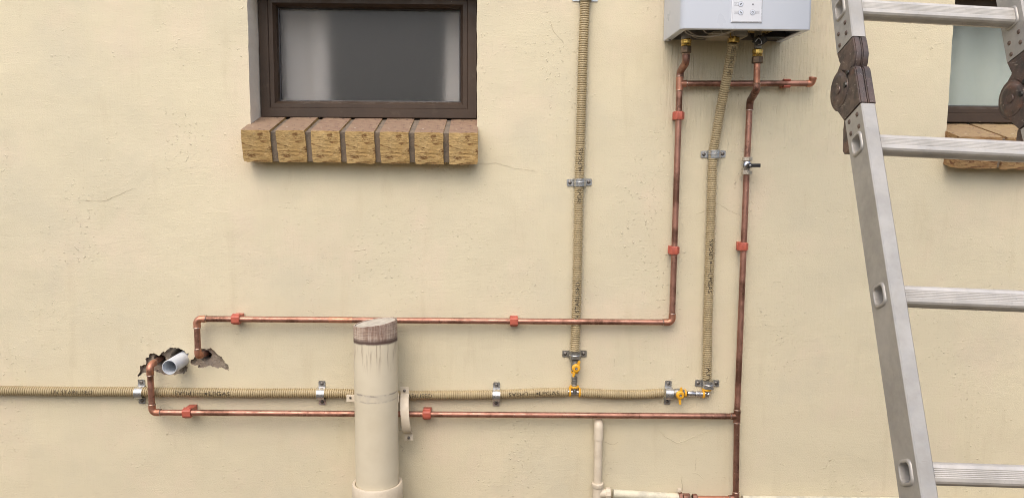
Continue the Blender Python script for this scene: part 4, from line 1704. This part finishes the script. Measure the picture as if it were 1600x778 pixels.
def make_stile(name, fn, x0, z0, z1, rungs, holes_side):
    """hollow-looking box section; the outer side has open rung ends"""
    mb = MB()
    x1 = x0 + SW
    y0, y1 = -SD / 2, SD / 2
    b = .0022
    # side faces with holes
    for x, hol in ((x0, True), (x1, True)):
        loops_ = [[Vector((y0 + b, z0, 0)), Vector((y1 - b, z0, 0)), Vector((y1 - b, z1, 0)), Vector((y0 + b, z1, 0))]]
        for rz in rungs:
            loops_.append([Vector((p_[0], rz + p_[1], 0)) for p_ in RP])
        fl = [v for l in loops_ for v in l]
        mb.add([fn((x, v.x, v.y)) for v in fl], [tuple(t_) for t_ in geometry.tessellate_polygon(loops_)])
    for (ya, yb, xa, xb) in ((y0, y0, x0 + b, x1 - b), (y1, y1, x0 + b, x1 - b)):
        mb.add([fn((xa, ya, z0)), fn((xb, yb, z0)), fn((xb, yb, z1)), fn((xa, ya, z1))], [(0, 1, 2, 3)])
    for (xa, ya, xb, yb) in ((x0, y0 + b, x0 + b, y0), (x1 - b, y0, x1, y0 + b), (x1, y1 - b, x1 - b, y1), (x0 + b, y1, x0, y1 - b)):
        mb.add([fn((xa, ya, z0)), fn((xb, yb, z0)), fn((xb, yb, z1)), fn((xa, ya, z1))], [(0, 1, 2, 3)])
    for z in (z0, z1):
        mb.add([fn((x0 + b, y0, z)), fn((x1 - b, y0, z)), fn((x1, y0 + b, z)), fn((x1, y1 - b, z)), fn((x1 - b, y1, z)), fn((x0 + b, y1, z)), fn((x0, y1 - b, z)), fn((x0, y0 + b, z))], [tuple(range(8))])
    return mb.build(name, ALU, ladder, smooth=20)


def make_rung(fn, rz):
    """ribbed tube running through both stiles, its flared ends open"""
    mb = MB()
    xa, xb = -.002, INNER + SW + .002
    # outer skin with ribs on top and front
    outl = []
    RR = rrect(.0305, .0325, .008, 3)
    for i, p_ in enumerate(RR):
        q = RR[(i + 1) % len(RR)]
        L_ = math.hypot(q[0] - p_[0], q[1] - p_[1])
        outl.append(p_)
        if L_ > .01:
            k = 12
            nx_, nz_ = (q[1] - p_[1]) / L_, -(q[0] - p_[0]) / L_
            for j in range(1, k):
                d = .0004 if j % 2 else -.0003
                outl.append((p_[0] + (q[0] - p_[0]) * j / k + nx_ * d, p_[1] + (q[1] - p_[1]) * j / k + nz_ * d))
    n = len(outl)
    mb.add([fn((x, y, rz + z)) for x in (SW + .0003, INNER - .0003) for y, z in outl], [(i, (i + 1) % n, n + (i + 1) % n, n + i) for i in range(n)])
    # bore
    inn = [(y * .9, z * .9) for y, z in RP]
    m_ = len(inn)
    mb.add([fn((x, y, rz + z)) for x in (xa, xb) for y, z in inn], [(i, (i + 1) % m_, m_ + (i + 1) % m_, m_ + i) for i in range(m_)])
    r_ = mb.build('rung', RUNGALU, ladder, smooth=25)
    # flared lips
    for x, s in ((0, -1), (SW, 1), (INNER, -1), (INNER + SW, 1)):
        lip_ = MB()
        prof = [(.90, .0005), (.92, .0026), (1.05, .0034), (1.20, .0026), (1.26, 0)]
        vs_ = [fn((x + s * h, y * k, rz + z * k)) for k, h in prof for y, z in RP]
        f_ = [(i * m_ + j, i * m_ + (j + 1) % m_, (i + 1) * m_ + (j + 1) % m_, (i + 1) * m_ + j) for i in range(4) for j in range(m_)]
        lip_.add(vs_, f_)
        lip_.build('rung_lip', ALU, r_, smooth=60)


low_r = [0, -.28, -.56, -.84, -1.12, -1.40]
low_top = .064
low_bot = [-1.75, -1.735]
up_r = [.284, .564]
up_bot, up_top = .206, .68
for i, x in enumerate((0, INNER)):
    # find the length at which this stile meets the ground
    d = (LM @ Vector((0, 0, 1)))
    base = LO + LM @ Vector((x + SW / 2, 0, 0))
    zb_ = -(base.z - .035) / d.z
    make_stile('stile', lower, x, zb_, low_top, low_r, True)
    make_stile('stile', upper, x, up_bot, up_top, up_r, True)
    mb = MB()
    ft = []
    f0 = LO + LM @ Vector((x + SW / 2, 0, zb_ + .012))
    mb.box((f0.x, f0.y - .004, .030), (.042, .085, .060), None, .006)
    mb.build('rubber_foot', RUBBER, ladder)
for rz in low_r:
    make_rung(lower, rz)
for rz in up_r:
    make_rung(upper, rz)


def rivet(fn, x, y, z, s, parent=ladder):
    a = fn((x, y, z))
    d = fn((x + s, y, z)) - a
    mb = MB()
    mb.lathe(a - d.normalized() * .0005, d, [(0, .0046), (.0012, .0044), (.0024, .0030), (.0027, .0001)], 12)
    mb.build('rivet', RIVET, parent)


for x, s in ((0, -1), (INNER, -1), (SW, 1)):
    for y, z in ((-.014, .048), (.016, .050), (-.014, .024), (.016, .026)):
        rivet(lower, x, y, z + .004, s)
    for y, z in ((-.012, .247), (.016, .240), (-.012, .225), (.016, .216)):
        rivet(upper, x, y, z, s)


def hinge(x):
    """two-plate locking hinge: rear drum, lower cheek, upper cheek, release lever"""
    def mapL(x_off, fn):
        def f(u, v, h):
            return fn((x + x_off + h, u, v))
        return f

    def prism(mb, poly, fn, xa, xb):
        n_ = len(poly)
        vs_ = [fn((x + xa, u, v)) for u, v in poly] + [fn((x + xb, u, v)) for u, v in poly]
        mb.add(vs_, [list(range(n_))[::-1], [n_ + i for i in range(n_)]] + [[i, (i + 1) % n_, n_ + (i + 1) % n_, n_ + i] for i in range(n_)])
    cy, cz = HP.y, HP.z
    R = .040
    arc_low = [(cy + R * cos(a), cz + R * sin(a)) for a in [(-1.05 + (pi + 1.45) * k / 18) for k in range(19)]]
    # lower cheek: joined to the drum, square shoulder at the front
    mbL = MB()
    fr = -SD / 2
    poly = [(fr - .0005, low_top), (SD / 2, low_top)] + arc_low + [(.012, cz + .030), (-.002, cz + .022), (fr + .012, cz + .016), (fr + .002, cz + .011), (fr - .0005, cz + .004)]
    for xa, xb in ((-.0015, .0120), (.0135, .0275)):
        prism(mbL, poly, lower, xa, xb)
    h_ = mbL.build('hinge', HINGE, ladder, smooth=40, bev=.0022)
    # upper cheek
    mbU = MB()
    pu = [(fr - .0005, up_bot), (fr - .003, up_bot - .020), (fr - .003, up_bot - .036), (fr + .004, up_bot - .052), (fr + .013, up_bot - .060), (fr + .018, cz + .020),
          (cy - .010, cz + .010), (cy + .022, cz + .010), (cy + .026, cz + .026), (cy + .012, cz + .038), (SD / 2 - .008, cz + .050), (SD / 2 - .006, up_bot - .022), (SD / 2, up_bot)]
    for xa, xb in ((.0005, .0128), (.0138, .0262)):
        prism(mbU, pu, upper, xa, xb)
    mbU.build('upper_cheek', HINGE, h_, smooth=40, bev=.0022)
    # drum boss and stud
    for sx_, s in ((-.0015, -1), (.0275, 1)):
        a = lower((x + sx_, cy, cz))
        d = lower((x + sx_ + s, cy, cz)) - a
        mbB = MB()
        mbB.lathe(a - d * .001, d, [(0, .034), (.0018, .0335), (.0022, .030), (.0030, .0285), (.0042, .026), (.0042, .014), (.0034, .012), (.0034, .0085), (.0052, .0078), (.0052, .0001)], 26)
        mbB.build('drum', HINGE, h_)
        mbC = MB()
        c0 = lower((x + sx_ + s * .001, cy - .026, cz - .006))
        mbC.lathe(c0, d, [(0, .006), (.003, .005), (.0035, .0001)], 8)
        c1 = lower((x + sx_ + s * .001, cy - .040, cz + .012))
        mbC.lathe(c1, d, [(0, .0045), (.002, .004), (.0025, .0001)], 10)
        mbC.build('lock_pin', BLACK, h_)
    mbR = MB()
    pr = [(SD / 2 + .001, low_top + .006), (SD / 2 + .012, low_top + .008), (SD / 2 + .020, low_top - .006), (SD / 2 + .032, low_top - .044), (SD / 2 + .028, low_top - .052), (SD / 2 + .001, low_top - .052)]
    prism(mbR, pr, lower, .006, .020)
    mbR.build('release_lever', HINGE, h_, smooth=25)


hinge(0)
hinge(INNER)
